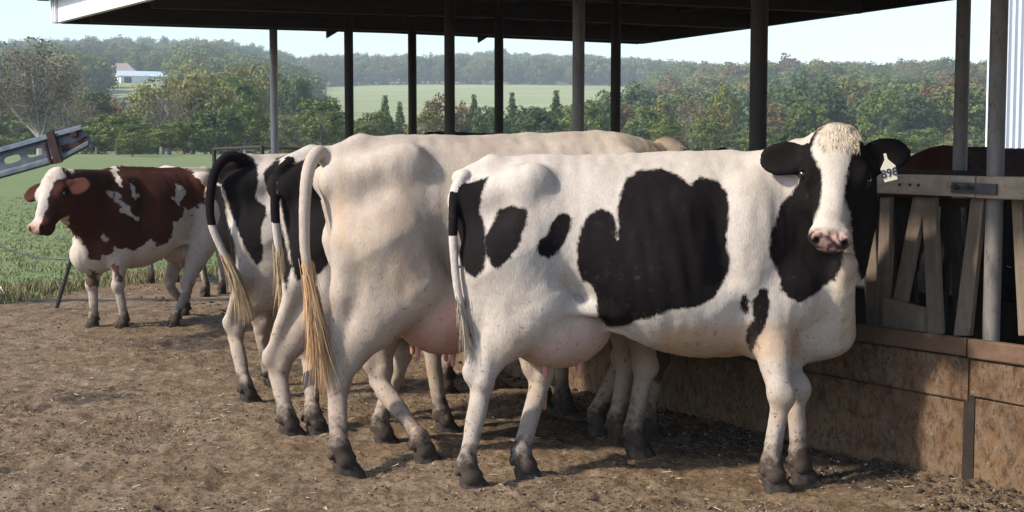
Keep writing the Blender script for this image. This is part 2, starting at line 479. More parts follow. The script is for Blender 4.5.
# feed bunk: wall panels, cap boards, headlock rail and slats (things of its own parts)
bunk = empty('feed_bunk', at_row(3, -0.1, 0))
tag(bunk, 'long manure splattered feed bunk wall with wooden rail and slanted slats', 'feed bunk')
BK = Vector(bunk.location)
def rowbox(name, t0, t1, ac0, ac1, z0, z1, mat, parent=bunk, jit=0.0, z0b=None, z1b=None, cham=0.0, seg=1):
    """box along the row; z0b / z1b: heights at the t1 end"""
    z0b = z0 if z0b is None else z0b; z1b = z1 if z1b is None else z1b
    V = []; F = []
    for i in range(seg + 1):
        f = i / seg; t = t0 + (t1 - t0) * f
        za = z0 + (z0b - z0) * f; zb = z1 + (z1b - z1) * f
        j = lambda: random.uniform(-jit, jit)
        for (a, z) in ((ac0, za + cham), (ac0 + cham, za), (ac1, za), (ac1, zb), (ac0 + cham, zb), (ac0, zb - cham)):
            V.append(at_row(t, a + j(), z + j()) - BK)
    n = 6
    for i in range(seg):
        for k in range(n):
            F.append((i * n + k, i * n + (k + 1) % n, (i + 1) * n + (k + 1) % n, (i + 1) * n + k))
    F.append(tuple(range(n - 1, -1, -1))); F.append(tuple(range(seg * n, seg * n + n)))
    mb = MB(); mb.add(V, F)
    return mb.build(name, mat, parent)
J = 0.012                          # joint at pixel column 972
joints = [-2.6, J, 2.55, 5.0, 7.45]
WA = -0.13                         # yard face of the wall, metres across from the post line
for i in range(4):
    t0, t1 = joints[i] + 0.007, joints[i + 1] - 0.007
    rowbox('wall_panel', t0, t1, WA + 0.012, WA + 0.10, -0.12, 0.375, M_BUNK, jit=0.002, seg=10, z1b=0.40, cham=0.006)
    rowbox('wall_panel', t0, t1, WA, WA + 0.09, 0.380, 0.575, M_BUNK, jit=0.002, seg=10, z0b=0.405, cham=0.006)
    rowbox('cap_board', t0 - 0.003, t1 + .003, WA - 0.022, WA + 0.02, 0.583, 0.665, M_CAPW, jit=0.0015, seg=8, cham=0.005)
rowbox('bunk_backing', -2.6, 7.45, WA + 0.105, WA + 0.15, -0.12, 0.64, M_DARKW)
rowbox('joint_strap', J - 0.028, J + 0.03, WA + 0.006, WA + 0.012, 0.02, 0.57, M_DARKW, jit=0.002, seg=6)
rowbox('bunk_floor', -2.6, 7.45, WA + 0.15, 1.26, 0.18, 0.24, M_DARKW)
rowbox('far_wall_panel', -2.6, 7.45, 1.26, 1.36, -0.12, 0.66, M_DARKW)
# feed left in the bunk
# rail
rj = 0.045
rowbox('rail_board', -2.6, rj - 0.004, -0.075, -0.035, 1.285, 1.385, M_RAIL, jit=0.0015, seg=8, cham=0.004)
rowbox('rail_board', rj + 0.0, 0.86, -0.079, -0.039, 1.288, 1.384, M_RAIL, jit=0.0015, seg=5, cham=0.004, z0b=1.298, z1b=1.388)
rowbox('rail_board', 0.95, 7.45, -0.077, -0.037, 1.287, 1.385, M_RAIL, jit=0.0015, seg=12, cham=0.004)
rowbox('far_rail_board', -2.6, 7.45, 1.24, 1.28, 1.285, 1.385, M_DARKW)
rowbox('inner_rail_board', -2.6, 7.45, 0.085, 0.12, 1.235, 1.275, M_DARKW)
def rowat(px):                    # t along the near line for a pixel column
    k = (px - 512) / FPX; o = POST0 + PERP * -0.06
    return (o.x - k * o.y) / (0.566 + 0.824 * k)
M_PLATE = simple_mat('dark_steel_plate', (0.055, 0.058, 0.065), (0.10, 0.105, 0.115), 30, 0.5, 0.1, 0.002, 0.5, 0.4)
pl = rowbox('splice_plate', rowat(1000), rowat(955.5), -0.093, -0.081, 1.305, 1.352, M_PLATE, z0b=1.309, z1b=1.356)
for px in (961.5, 974):
    t_ = rowat(px); mb = MB()
    a = at_row(t_, -0.093, 1.335) - BK
    mb.tube([a, a - PERP * 0.022], 0.0065, 6); mb.tube([a - PERP * 0.0225, a - PERP * 0.008 + ROW * .0], 0.010, 6)
    mb.box(a - PERP * 0.016, (0.045, 0.008, 0.008), ROWM)
    mb.build('bolt', M_PIPE_DK, bunk)
for px in (902, 912.5, 921):
    mb = MB(); a = at_row(rowat(px), -0.0785, 1.338) - BK
    mb.tube([a + PERP * .004, a - PERP * 0.004], 0.008, 7); mb.build('nail_head', M_PIPE_DK, bunk)
def slat(px0, py0, px1, py1, w0, w1, across=-0.03, th=0.032, mat=M_SLAT, name='slat'):
    """board between two picture points, on the plane at 'across' from the post line"""
    o = POST0 + PERP * across
    def on(px, py):
        d = ray(px, py); c = Vector((0, 0, CAMZ))
        t = (o - c).dot(PERP) / d.dot(PERP)
        return c + d * t
    V = []
    for (px, py, w) in ((px0, py0, w0), (px1, py1, w1)):
        a = on(px - w / 2, py); b = on(px + w / 2, py)
        for q in (a, b): V.append(q - BK); 
        for q in (b, a): V.append(q + PERP * th - BK)
    F = [(0, 1, 5, 4), (1, 2, 6, 5), (2, 3, 7, 6), (3, 0, 4, 7), (3, 2, 1, 0), (4, 5, 6, 7)]
    mb = MB(); mb.add(V, F)
    o_ = mb.build(name, mat, bunk)
    bm = bmesh.new(); bm.from_mesh(o_.data); bmesh.ops.bevel(bm, geom=bm.edges[:], offset=0.003, segments=1, affect='EDGES'); bm.to_mesh(o_.data); bm.free()
    return o_
slat(919, 197, 897, 310, 13, 13)
slat(928, 197, 934, 334, 13, 14, -0.028)
slat(977, 198, 961, 336, 13, 16)
slat(1046, 198, 1034, 340, 13, 16)
slat(885, 197, 880, 330, 10, 12, -0.026)
slat(870, 194, 872, 330, 9, 12, 0.02)
slat(1016, 198, 1024, 336, 10, 12, 0.03)
# rear-of-bunk slats, shade put into their dark colour
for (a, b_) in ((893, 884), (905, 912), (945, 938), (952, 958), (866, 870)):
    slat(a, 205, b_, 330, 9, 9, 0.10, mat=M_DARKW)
# low foot board fixed between slats
o = POST0 + PERP * -0.036
def _on(px, py):
    d = ray(px, py); c = Vector((0, 0, CAMZ)); return c + d * ((o - c).dot(PERP) / d.dot(PERP)) - BK
q = [_on(885, 330), _on(887, 297), _on(926, 307), _on(927, 332)]
mb = MB(); mb.add(q + [x + PERP * -0.024 for x in q], [(0, 1, 2, 3), (7, 6, 5, 4), (0, 4, 5, 1), (1, 5, 6, 2), (2, 6, 7, 3), (3, 7, 4, 0)])
mb.build('foot_board', M_SLAT, bunk)
# ------------------------------------------------------------------ trees
def leaf_mat(name, c1, c2, c3):
    m = NT(name)
    r = m.attr('tint')
    oi = m.node('ShaderNodeObjectInfo', 5)
    c = m.mix(r, c1, c2)
    c = m.mix(m.ramp(m.math('ADD', r, m.math('MULTIPLY', oi, 0.55)), 0.95, 1.5, 0, 0.8), c, c3)
    c = m.mix(m.ramp(oi, 0.0, 1.0, 0.0, 0.35), c, (c1[0] * .6, c1[1] * .6, c1[2] * .65))
    mm = m.done(c, 0.75, None, 0.2)
    tr = m.t.nodes.new('ShaderNodeBsdfTranslucent'); m.t.links.new(c, tr.inputs['Color'])
    ms = m.t.nodes.new('ShaderNodeMixShader'); ms.inputs[0].default_value = 0.28
    m.t.links.new(m.b.outputs[0], ms.inputs[1]); m.t.links.new(tr.outputs[0], ms.inputs[2])
    m.t.links.new(ms.outputs[0], m.out.inputs['Surface'])
    return mm
M_LEAF = {
    'green':  leaf_mat('leaf_green', (0.090, 0.130, 0.036), (0.200, 0.245, 0.070), (0.25, 0.25, 0.08)),
    'dark':   leaf_mat('leaf_dark', (0.055, 0.093, 0.036), (0.120, 0.168, 0.062), (0.15, 0.17, 0.065)),
    'yellow': leaf_mat('leaf_yellow', (0.13, 0.15, 0.032), (0.25, 0.24, 0.055), (0.30, 0.26, 0.07)),
    'orange': leaf_mat('leaf_orange', (0.14, 0.10, 0.045), (0.24, 0.15, 0.070), (0.19, 0.16, 0.07)),
    'olive':  leaf_mat('leaf_olive', (0.140, 0.148, 0.048), (0.255, 0.245, 0.088), (0.28, 0.21, 0.080)),
    'bare':   leaf_mat('leaf_sparse_rust', (0.11, 0.090, 0.055), (0.19, 0.150, 0.085), (0.22, 0.14, 0.06)),
}
M_BARK = simple_mat('bark_grey', (0.10, 0.09, 0.08), (0.26, 0.24, 0.22), 3, 0.9, 0.3, 0.03, stretch=(3, 3, .6))
M_TWIG = simple_mat('pale_twigs', (0.20, 0.18, 0.165), (0.36, 0.34, 0.32), 3, 0.9, 0.3, 0.02)

def leaf_quads(C, size, rng, out=None):
    """C (n,3) centres -> n little bent leaf sprays (two triangles each)"""
    n = len(C)
    a = rng.normal(size=(n, 3)); a /= np.linalg.norm(a, axis=1, keepdims=True)
    b = rng.normal(size=(n, 3)); b -= (a * b).sum(1, keepdims=True) * a; b /= np.linalg.norm(b, axis=1, keepdims=True)
    if out is not None:
        nn = out + rng.normal(size=(n, 3)) * .55; nn /= np.linalg.norm(nn, axis=1, keepdims=True)
        a -= (a * nn).sum(1, keepdims=True) * nn; a /= np.linalg.norm(a, axis=1, keepdims=True); b = np.cross(nn, a)
    s = size * rng.uniform(0.55, 1.3, (n, 1))
    c = np.cross(a, b) * s * 0.25
    V = np.stack([C - a * s, C + b * s * 0.62 + c, C + a * s, C - b * s * 0.62 + c], 1).reshape(-1, 3)
    return V, np.arange(4 * n).reshape(n, 4)

def crown_points(rng, H, W, z0, nclump, per, spread, shape='round'):
    """clumps spread over and through an uneven crown; returns points and tints"""
    cs = []
    lob = rng.normal(size=(7, 3)); lob /= np.linalg.norm(lob, axis=1, keepdims=True)
    la = rng.uniform(0.0, 0.35, 7)
    while len(cs) < nclump:
        d = rng.normal(size=3); d /= np.linalg.norm(d)
        r = rng.uniform(0.25, 1.0) ** 0.45
        k = 0.78 + sum(la[i] * max(0, d.dot(lob[i])) ** 4 for i in range(7))
        z = d[2] * r * k
        w = W * 0.5 * r * k
        if shape == 'cone': w *= np.clip(1.05 - (z + 1) / 2, 0.06, 1) * 1.5
        if shape == 'vase': w *= np.clip(0.55 + (z + 1) / 2 * 0.6, 0.3, 1.2)
        cs.append((d[0] * w, d[1] * w, z0 + (z * 0.5 + 0.5) * (H - z0)))
    cs = np.array(cs)
    tint_c = rng.uniform(0, 1, nclump)
    P_ = np.repeat(cs, per, 0) + (lambda w_: w_ / np.linalg.norm(w_, axis=1, keepdims=True) * rng.uniform(.5, 1.5, (len(w_), 1)))(rng.normal(size=(nclump * per, 3))) * spread * np.array([1, 1, .8])
    T = np.clip(np.repeat(tint_c, per) * .75 + rng.uniform(-.2, .45, nclump * per), 0, 1)
    P_[:, 2] = np.clip(P_[:, 2], 0.02 * H, H * 1.03)
    return P_, T, cs

def limb_mesh(rng, H, W, z0, cs, nl=9, r0=0.03, twigs=0):
    mb = MB()
    st = random.Random(int(rng.integers(1e9)))
    h = H * 0.72
    lean = (st.uniform(-.06, .06) * H, st.uniform(-.06, .06) * H)
    tp = [(lean[0] * f * f, lean[1] * f * f, h * f - (0.02 * H if f == 0 else 0)) for f in (0, .2, .4, .6, .8, 1)]
    mb.tube(tp, [H * r0 * (1 - .8 * f) * (1.35 if f == 0 else 1) for f in (0, .2, .4, .6, .8, 1)], 7)
    ends = [cs[i] for i in rng.choice(len(cs), min(nl, len(cs)), replace=False)]
    for e in ends:
        e = Vector(e); f = min(0.85, max(0.15, (e.z / H) * st.uniform(.35, .7)))
        b = Vector((lean[0] * f * f, lean[1] * f * f, h * f)); mid = b.lerp(e, .5) + Vector((0, 0, -.04 * H))
        mb.tube([b, mid, e], [H * r0 * .42, H * r0 * .24, H * r0 * .06], 5)
        for _ in range(twigs):
            q = mid.lerp(e, st.uniform(0, 1)); w = Vector((st.gauss(0, 1), st.gauss(0, 1), abs(st.gauss(0.4, .8)))).normalized() * H * st.uniform(.08, .2)
            mb.tube([q, q + w * .5 + Vector((0, 0, .01 * H)), q + w], [H * .0042, H * .003, H * .0012], 3, cap=False)
    return mb

TREE = {}
def make_tree_proto(key, kind, H, W, z0, ncl, per, spread, leaf, shape='round', nl=10, r0=.028, twigs=0, seed=0):
    rng = np.random.default_rng(seed + 100)
    P_, T, cs = crown_points(rng, H, W, z0, ncl, per, spread, shape)
    cc = np.array([0, 0, (z0 + H) / 2]); o1 = (P_ - cc) / np.array([W / 2, W / 2, (H - z0) / 2]); o1 /= np.linalg.norm(o1, axis=1, keepdims=True) + 1e-6
    o2 = P_ - np.repeat(cs, per, 0); o2 /= np.linalg.norm(o2, axis=1, keepdims=True) + 1e-6
    V, F = leaf_quads(P_, leaf, rng, o1 * .7 + o2 * .8)
    crown = np_mesh('crown', V, F); fattr(crown, 'tint', T, 'FACE'); crown.materials.append(M_LEAF[kind])
    trunk = limb_mesh(rng, H, W, z0, cs, nl, r0, twigs).mesh('trunk')
    trunk.materials.append(M_TWIG if kind == 'bare' else M_BARK)
    TREE[key] = (crown, trunk, H, W)
for k, kind, H, W, z0, ncl, per, sp_, lf, shp, sd in (
        ('green0', 'green', 10, 8, .9, 90, 34, .62, .26, 'round', 1), ('green1', 'green', 10, 7, 1.4, 80, 34, .6, .26, 'vase', 2),
        ('dark0', 'dark', 10, 7.5, .8, 85, 34, .6, .26, 'round', 3), ('dark1', 'dark', 10, 4.6, .4, 170, 20, .36, .20, 'cone', 4),
        ('yellow0', 'yellow', 10, 7.5, 1.0, 80, 30, .6, .25, 'round', 5), ('orange0', 'orange', 10, 7, 1.3, 70, 26, .6, .24, 'round', 6),
        ('olive0', 'olive', 10, 8, .9, 85, 28, .66, .25, 'round', 7), ('olive1', 'olive', 10, 7, 1.6, 70, 26, .6, .24, 'vase', 8)):
    make_tree_proto(k, kind, H, W, z0, ncl, per, sp_, lf, shp, seed=sd)
make_tree_proto('bare0', 'bare', 10, 9, 2.0, 150, 30, .75, .13, 'vase', 34, .030, 9, 21)
make_tree_proto('bare1', 'olive', 10, 8, 1.6, 110, 12, .7, .16, 'vase', 26, .024, 7, 22)
make_tree_proto('bare2', 'orange', 10, 9, 1.4, 110, 9, .7, .17, 'vase', 26, .024, 7, 23)
# light versions for the wood on the slopes
for k, kind, W, shp, sd in (('w_green', 'green', 9, 'round', 31), ('w_dark', 'dark', 8.5, 'round', 32), ('w_olive', 'olive', 9, 'round', 33), ('w_yellow', 'yellow', 8.5, 'round', 34), ('w_orange', 'orange', 8.5, 'round', 35), ('w_cone', 'dark', 5, 'cone', 36)):
    make_tree_proto(k, kind, 10, W, 1.0, 60, 34, .95, .34, shp, 6, .026, 0, sd)

def tree(key, px, Y, topy, wpx, name, label, group=None, dz=0.0, rz=None):
    """a tree whose foot stands at picture column px, depth Y; its top reaches picture row topy"""
    crown, trunk, H, W = TREE[key]
    x = (px - 512) / FPX * Y
    z = float(terrain(x, Y)[()]) - 0.05
    top = P(px, topy, Y).z
    h = max(top - z, 1.5)
    w = wpx / FPX * Y
    r = empty(name, (x, Y, z + dz), random.uniform(0, 6.28) if rz is None else rz)
    r.scale = (w / W, w / W, h / H)
    tag(r, label, 'tree', group)
    link('trunk', trunk, None, r); link('crown', crown, None, r)
    return r
near_trees = [
    ('bare0', 42, 100, 42, 100, 'bare_tree', 'large half bare grey tree with rusty leaf tips behind the steel ramp rail'),
    ('bare0', -18, 106, 62, 90, 'bare_tree', 'thin grey tree cut by the left edge of the picture'),
    ('olive1', 2, 124, 84, 60, 'olive_tree', 'olive and yellow tree behind the large half bare tree'),
    ('bare2', 82, 118, 92, 60, 'rusty_tree', 'rusty brown tree just right of the large half bare tree'),
    ('dark0', 98, 128, 82, 44, 'dark_tree', 'dark rounded tree just below the pink walled farmhouse'),
    ('orange0', 118, 132, 92, 40, 'orange_tree', 'small rust orange tree below the white barn'),
    ('bare1', 163, 100, 70, 76, 'olive_tree', 'airy olive and orange tree with pale trunk in front of the white barn'),
    ('bare2', 192, 112, 76, 70, 'rusty_tree', 'airy orange tipped tree right of the one before the white barn'),
    ('olive0', 152, 122, 80, 60, 'olive_tree', 'yellow olive tree directly below the middle of the white barn'),
    ('olive1', 205, 112, 69, 72, 'olive_tree', 'tall olive tree with thin crown right of the white barn'),
    ('green1', 232, 128, 66, 62, 'green_tree', 'tall light green tree left of the yellow tree'),
    ('olive0', 184, 128, 73, 62, 'olive_tree', 'dense olive tree at the right end of the white barn'),
    ('bare1', 66, 112, 70, 60, 'olive_tree', 'thin olive tree half covered by the large half bare tree'),
    ('dark0', 60, 124, 96, 60, 'dark_tree', 'dark green tree behind the trunk of the large half bare tree'),
    ('green0', 118, 96, 112, 66, 'green_bush', 'low green bushy tree standing right of the steel ramp rail'),
    ('green0', 133, 84, 131, 42, 'green_bush', 'bright green bush at the field edge above the red cow'),
    ('dark0', 92, 104, 118, 50, 'green_bush', 'dark green bush half behind the end of the steel ramp rail'),
    ('green1', 170, 92, 118, 60, 'green_bush', 'dense green tree at the field edge above the red cow rump'),
    ('dark0', 218, 92, 103, 66, 'dark_tree', 'broad dark green tree at the field edge left of the galvanised post'),
    ('green0', 246, 98, 99, 56, 'green_tree', 'mid green tree just left of the galvanised post'),
    ('olive0', 213, 132, 70, 66, 'olive_tree', 'pale olive tree top rising behind the dark trees left of the first post'),
    ('olive1', 243, 150, 62, 56, 'olive_tree', 'grey olive tree behind the yellow tree'),
    ('yellow0', 262, 170, 62, 50, 'yellow_tree', 'tall yellow green tree behind the galvanised post'),
    ('yellow0', 255, 150, 82, 36, 'yellow_tree', 'lower bright yellow tree beside the galvanised post'),
    ('dark0', 296, 176, 66, 50, 'dark_tree', 'big blue green tree just right of the galvanised post'),
    ('olive0', 284, 112, 112, 48, 'olive_tree', 'brownish low tree behind the galvanised post'),
    ('green0', 322, 100, 95, 56, 'green_tree', 'light green tree between the galvanised post and the next one'),
    ('green1', 372, 104, 106, 48, 'green_tree', 'green tree standing just right of the second post'),
    ('dark1', 386, 124, 98, 28, 'dark_tree', 'pointed dark cedar tree just left of the third post'),
    ('dark1', 400, 126, 104, 24, 'dark_tree', 'small dark cedar touching the third post'),
    ('olive0', 424, 110, 106, 42, 'olive_tree', 'olive green tree between the third and fourth post'),
    ('orange0', 441, 124, 88, 44, 'orange_tree', 'rust orange tree behind the fourth post'),
    ('orange0', 462, 130, 96, 30, 'orange_tree', 'smaller rusty tree just right of the fourth post'),
    ('dark1', 474, 130, 97, 24, 'dark_tree', 'dark cedar between the fourth and fifth post'),
    ('dark0', 487, 122, 99, 36, 'dark_tree', 'rounded dark tree left of the fifth post'),
    ('dark1', 512, 132, 95, 26, 'dark_tree', 'tallest dark cedar right of the fifth post'),
    ('dark0', 534, 118, 100, 52, 'dark_tree', 'broad blue green tree right of the cedars'),
    ('dark1', 556, 132, 93, 28, 'dark_tree', 'pointed dark tree left of the thick grey post'),
    ('green0', 586, 120, 98, 54, 'green_tree', 'green tree behind the thick grey post'),
    ('dark0', 604, 142, 92, 36, 'dark_tree', 'dark tree between the paired middle posts'),
    ('green1', 640, 128, 99, 44, 'green_tree', 'leafy green tree just right of the paired middle posts'),
    ('olive0', 664, 140, 94, 44, 'olive_tree', 'olive tree above the white cow poll'),
    ('bare2', 690, 150, 88, 46, 'bare_tree', 'grey leafless looking tree above the spotted cow shoulder'),
    ('yellow0', 722, 170, 82, 36, 'yellow_tree', 'yellow leaved tree left of the thick dark post'),
    ('olive1', 712, 132, 104, 46, 'olive_tree', 'low olive tree above the spotted cow withers'),
    ('orange0', 774, 160, 98, 50, 'orange_tree', 'brown orange tree right of the thick dark post'),
    ('green0', 806, 140, 100, 50, 'green_tree', 'green tree just left of the spotted cow poll'),
    ('orange0', 846, 210, 90, 42, 'orange_tree', 'rusty orange tree right above the spotted cow poll'),
    ('green0', 880, 170, 88, 50, 'green_tree', 'bright green tree above the tagged ear'),
    ('yellow0', 868, 190, 95, 30, 'yellow_tree', 'small yellowish tree above the tagged ear'),
    ('dark0', 912, 180, 86, 54, 'dark_tree', 'dark green tree above the brown cow in the shed'),
    ('olive0', 940, 200, 80, 44, 'olive_tree', 'tall yellowing olive tree left of the right hand post'),
    ('green1', 972, 180, 88, 50, 'green_tree', 'green tree between the two right hand posts'),
    ('dark0', 1012, 190, 82, 50, 'dark_tree', 'dark tree behind the corrugated shed corner'),
    ('dark1', 800, 280, 72, 26, 'dark_tree', 'slim dark tree on the ridge right of the thick dark post'),
    ('bare1', 905, 430, 62, 44, 'bare_tree', 'thin crowned tree on the skyline above the tagged ear'),
]
for key, px, Y, ty, w, nm, lb in near_trees:
    tree(key, px, Y, ty, w, nm, lb)
# undergrowth between those trees: shrubs of the same hedge line
HG = 'shrubs of the hedge line at the end of the field'
for i in range(46):
    px = -260 + i * 32 + random.uniform(-9, 9); Y = random.uniform(100, 150)
    k = random.choice(['green0', 'dark0', 'olive0', 'green1', 'dark0'])
    tree(k, px, Y, random.uniform(112, 134), random.uniform(34, 56), 'hedge_shrub', 'bushy shrub of the unbroken hedge line at the end of the field', HG, dz=-0.3)
# trees of the wooded slope one can tell apart
kinds = [('w_green', 36), ('w_dark', 28), ('w_olive', 20), ('w_yellow', 10), ('w_orange', 8), ('w_cone', 6)]
pool = sum([[k] * n for k, n in kinds], [])
WG = {'w_green': ('green_wood_tree', 'green broadleaf tree among the wooded slope', 'green trees of the wooded slope'),
      'w_dark': ('dark_wood_tree', 'dark green broadleaf tree among the wooded slope', 'dark green trees of the wooded slope'),
      'w_olive': ('olive_wood_tree', 'olive tinted broadleaf tree among the wooded slope', 'olive trees of the wooded slope'),
      'w_yellow': ('yellow_wood_tree', 'yellowing tree among the wooded slope', 'yellowing trees of the wooded slope'),
      'w_orange': ('orange_wood_tree', 'rust coloured tree among the wooded slope', 'rust coloured trees of the wooded slope'),
      'w_cone': ('cedar_wood_tree', 'narrow dark cedar among the wooded slope', 'cedars of the wooded slope')}
def wood_tree(px, Y, h, w):
    k = random.choice(pool); crown, trunk, H, W = TREE[k]
    x = (px - 512) / FPX * Y; z = float(terrain(x, Y)[()]) - 0.3
    if k == 'w_cone': w *= .6
    r = empty(WG[k][0], (x, Y, z), random.uniform(0, 6.28)); r.scale = (w / W, w / W, h / H)
    tag(r, WG[k][1], 'tree', WG[k][2])
    link('trunk', trunk, None, r); link('crown', crown, None, r)
cnt = 0
rows = [(185, 14), (225, 15), (270, 15), (325, 17), (385, 20), (450, 23)]
for Y, n in rows:                # right hand slope
    for i in range(n):
        px = 625 + (1075 - 625) * (i + random.uniform(.1, .9)) / n
        wood_tree(px, Y * random.uniform(.93, 1.07), random.uniform(7, 11), random.uniform(8, 12)); cnt += 1
for Y, n in ((160, 16), (195, 16)):      # dip behind the hedge line
    for i in range(n):
        px = -60 + 700 * (i + random.uniform(.1, .9)) / n
        wood_tree(px, Y, random.uniform(4.8, 6.3) + (1.5 if px > 480 else 0), random.uniform(7, 10)); cnt += 1
for i in range(46):              # edge of the wood behind the pale field
    px = 190 + 480 * (i + random.uniform(.1, .9)) / 46
    wood_tree(px, random.uniform(765, 800), random.uniform(12, 18), random.uniform(12, 19)); cnt += 1
# the rest of the wood: one mass
def gn_scatter(name, pts, scl, rot, idx, metas, label):
    me = bpy.data.meshes.new(name); me.vertices.add(len(pts)); me.vertices.foreach_set('co', np.asarray(pts, np.float32).ravel())
    fattr(me, 'sc', scl); fattr(me, 'rz', rot)
    a = me.attributes.new('ix', 'INT', 'POINT'); a.data.foreach_set('value', np.asarray(idx, np.int32))
    o = link(name, me)
    hid = bpy.data.collections.new(name + '_sources')
    for c in metas:
        so = bpy.data.objects.new('crown_source', c); hid.objects.link(so)
    ng = bpy.data.node_groups.new(name, 'GeometryNodeTree')
    ng.interface.new_socket('Geometry', in_out='INPUT', socket_type='NodeSocketGeometry')
    ng.interface.new_socket('Geometry', in_out='OUTPUT', socket_type='NodeSocketGeometry')
    N = ng.nodes; L = ng.links
    gi = N.new('NodeGroupInput'); go = N.new('NodeGroupOutput')
    ci = N.new('GeometryNodeCollectionInfo'); ci.inputs['Collection'].default_value = hid; ci.inputs['Separate Children'].default_value = True; ci.inputs['Reset Children'].default_value = True
    ip = N.new('GeometryNodeInstanceOnPoints'); ip.inputs['Pick Instance'].default_value = True
    def at(nm, ty):
        q = N.new('GeometryNodeInputNamedAttribute'); q.data_type = ty; q.inputs['Name'].default_value = nm; return q
    s_ = at('sc', 'FLOAT'); r_ = at('rz', 'FLOAT'); i_ = at('ix', 'INT')
    cx = N.new('ShaderNodeCombineXYZ'); L.new(r_.outputs['Attribute'], cx.inputs['Z'])
    L.new(gi.outputs[0], ip.inputs['Points']); L.new(ci.outputs[0], ip.inputs['Instance'])
    L.new(i_.outputs['Attribute'], ip.inputs['Instance Index']); L.new(cx.outputs[0], ip.inputs['Rotation']); L.new(s_.outputs['Attribute'], ip.inputs['Scale'])
    L.new(ip.outputs[0], go.inputs[0])
    md = o.modifiers.new('scatter', 'NODES'); md.node_group = ng
    tag(o, label, kind='stuff')
    return o
pts = []; sc_ = []; ix = []
order = ['w_green', 'w_dark', 'w_olive', 'w_yellow', 'w_orange', 'w_cone']
def infield(px, Y):
    if px < 95: return Y < 330
    if px < 183: return Y < 520
    if px < 305: return Y < 300
    if px < 655: return Y < 765
    return False
tries = 0
while len(pts) < 6200 and tries < 60000:
    tries += 1
    px = RNG.uniform(-420, 1500); Y = math.exp(RNG.uniform(math.log(270), math.log(1500)))
    if infield(px, Y): continue
    if px > 640 and Y < 470: 
        if px < 1075: continue
    x = (px - 512) / FPX * Y
    s = RNG.uniform(.85, 1.55) * (1.1 if Y > 700 else .95)
    pts.append((x, Y, float(terrain(x, Y)[()]) - 1.0)); sc_.append(s)
    w = np.array([44, 32, 14, 4, 2, 4.]); ix.append(int(RNG.choice(6, p=w / w.sum())))
gn_scatter('distant_wood', pts, sc_, RNG.uniform(0, 6.28, len(pts)), ix, [TREE[k][0] for k in order], 'hazy mixed autumn wood covering the far hills')

# ------------------------------------------------------------------ farm on the far slope
M_WHITE = simple_mat('white_painted_metal', (0.72, 0.74, 0.76), (0.80, 0.82, 0.84), 1, 0.5, 0.1, 0.01)
M_BLUEROOF = simple_mat('pale_blue_metal_roof', (0.42, 0.50, 0.58), (0.50, 0.58, 0.66), 1, 0.45, 0.1, 0.01)
M_PINK = simple_mat('pink_wall', (0.50, 0.33, 0.28), (0.60, 0.42, 0.36), 1, 0.8, 0.1, 0.01)
M_BRNROOF = simple_mat('brown_shingle', (0.24, 0.18, 0.16), (0.32, 0.25, 0.22), 2, 0.8, 0.1, 0.01)
M_DARKGLASS = simple_mat('dark_glass', (0.03, 0.035, 0.04), (0.05, 0.055, 0.06), 1, 0.2, 0, 0.01, 0.5)
def house(name, label, cat, px0, px1, ybase, yeave, yridge, Y, depth, wall, roof, hip, wins, rot):
    a, b = P(px0, ybase, Y), P(px1, ybase, Y)
    L_ = (b - a).length; c = (a + b) / 2; ze = P(px0, yeave, Y).z - a.z; zr = P(px0, yridge, Y).z - a.z
    r = empty(name, (c.x, Y + depth / 2, a.z), rot); tag(r, label, cat)
    d = depth / 2; h = L_ / 2
    MB().box((0, 0, ze / 2 - 1), (L_, depth, ze + 2)).build('wall', wall, r)
    o = 0.5
    hp = min(hip, h - .2)
    V = [(-h - o, -d - o, ze - .1), (h + o, -d - o, ze - .1), (h + o, d + o, ze - .1), (-h - o, d + o, ze - .1), (-h + hp - (o if hp == 0 else 0), 0, zr), (h - hp + (o if hp == 0 else 0), 0, zr)]
    mb = MB(); mb.add(V, [(0, 1, 5, 4), (2, 3, 4, 5), (3, 0, 4), (1, 2, 5), (3, 2, 1, 0)]); mb.build('roof', roof, r)
    for (f, z0, w, hh, nm) in wins:
        q = MB().box((-h + f * L_, -d - 0.06, z0 * ze + hh / 2), (w, 0.10, hh)).build(nm, M_DARKGLASS, r)
        MB().box((-h + f * L_, -d - 0.08, z0 * ze + hh + .12), (w + .3, 0.16, .18)).build('frame', M_WHITE, q)
    return r
house('farmhouse', 'pink walled farmhouse with brown hipped roof on the far slope', 'house', 103, 134, 82, 71.5, 62.5, 500, 9, M_PINK, M_BRNROOF, 3.5,
      [(.15, .3, 1.1, 1.5, 'window'), (.4, .3, 1.1, 1.5, 'window'), (.62, 0, 1.2, 2.3, 'door'), (.85, .3, 1.1, 1.5, 'window')], 0.1)
house('long_barn', 'long white metal barn with pale blue roof in front of the farmhouse', 'barn', 116, 172, 84.5, 76, 70.5, 478, 9, M_WHITE, M_BLUEROOF, 0,
      [(.12, 0, 2.4, 2.4, 'door'), (.5, .4, 1.2, .8, 'window'), (.8, .4, 1.2, .8, 'window')], 0.42)
# corrugated metal shed behind the right hand post
m = NT('corrugated_sheet')
v = m.coord('Object', (1, 1, .2)); a = m.noise(v, 6, 5, .7)
M_CORR = m.done(m.mix(m.ramp(a, .4, .7), (0.46, 0.51, 0.58), (0.56, 0.61, 0.68)), 0.45, None, 0.5, 0.15)
cs_ = P(988, 150, 19.0); cz = float(terrain(cs_.x, 19)[()])
barn = empty('corrugated_shed', (cs_.x, 19, cz)); tag(barn, 'tall pale corrugated metal shed cut by the right edge of the picture', 'shed')
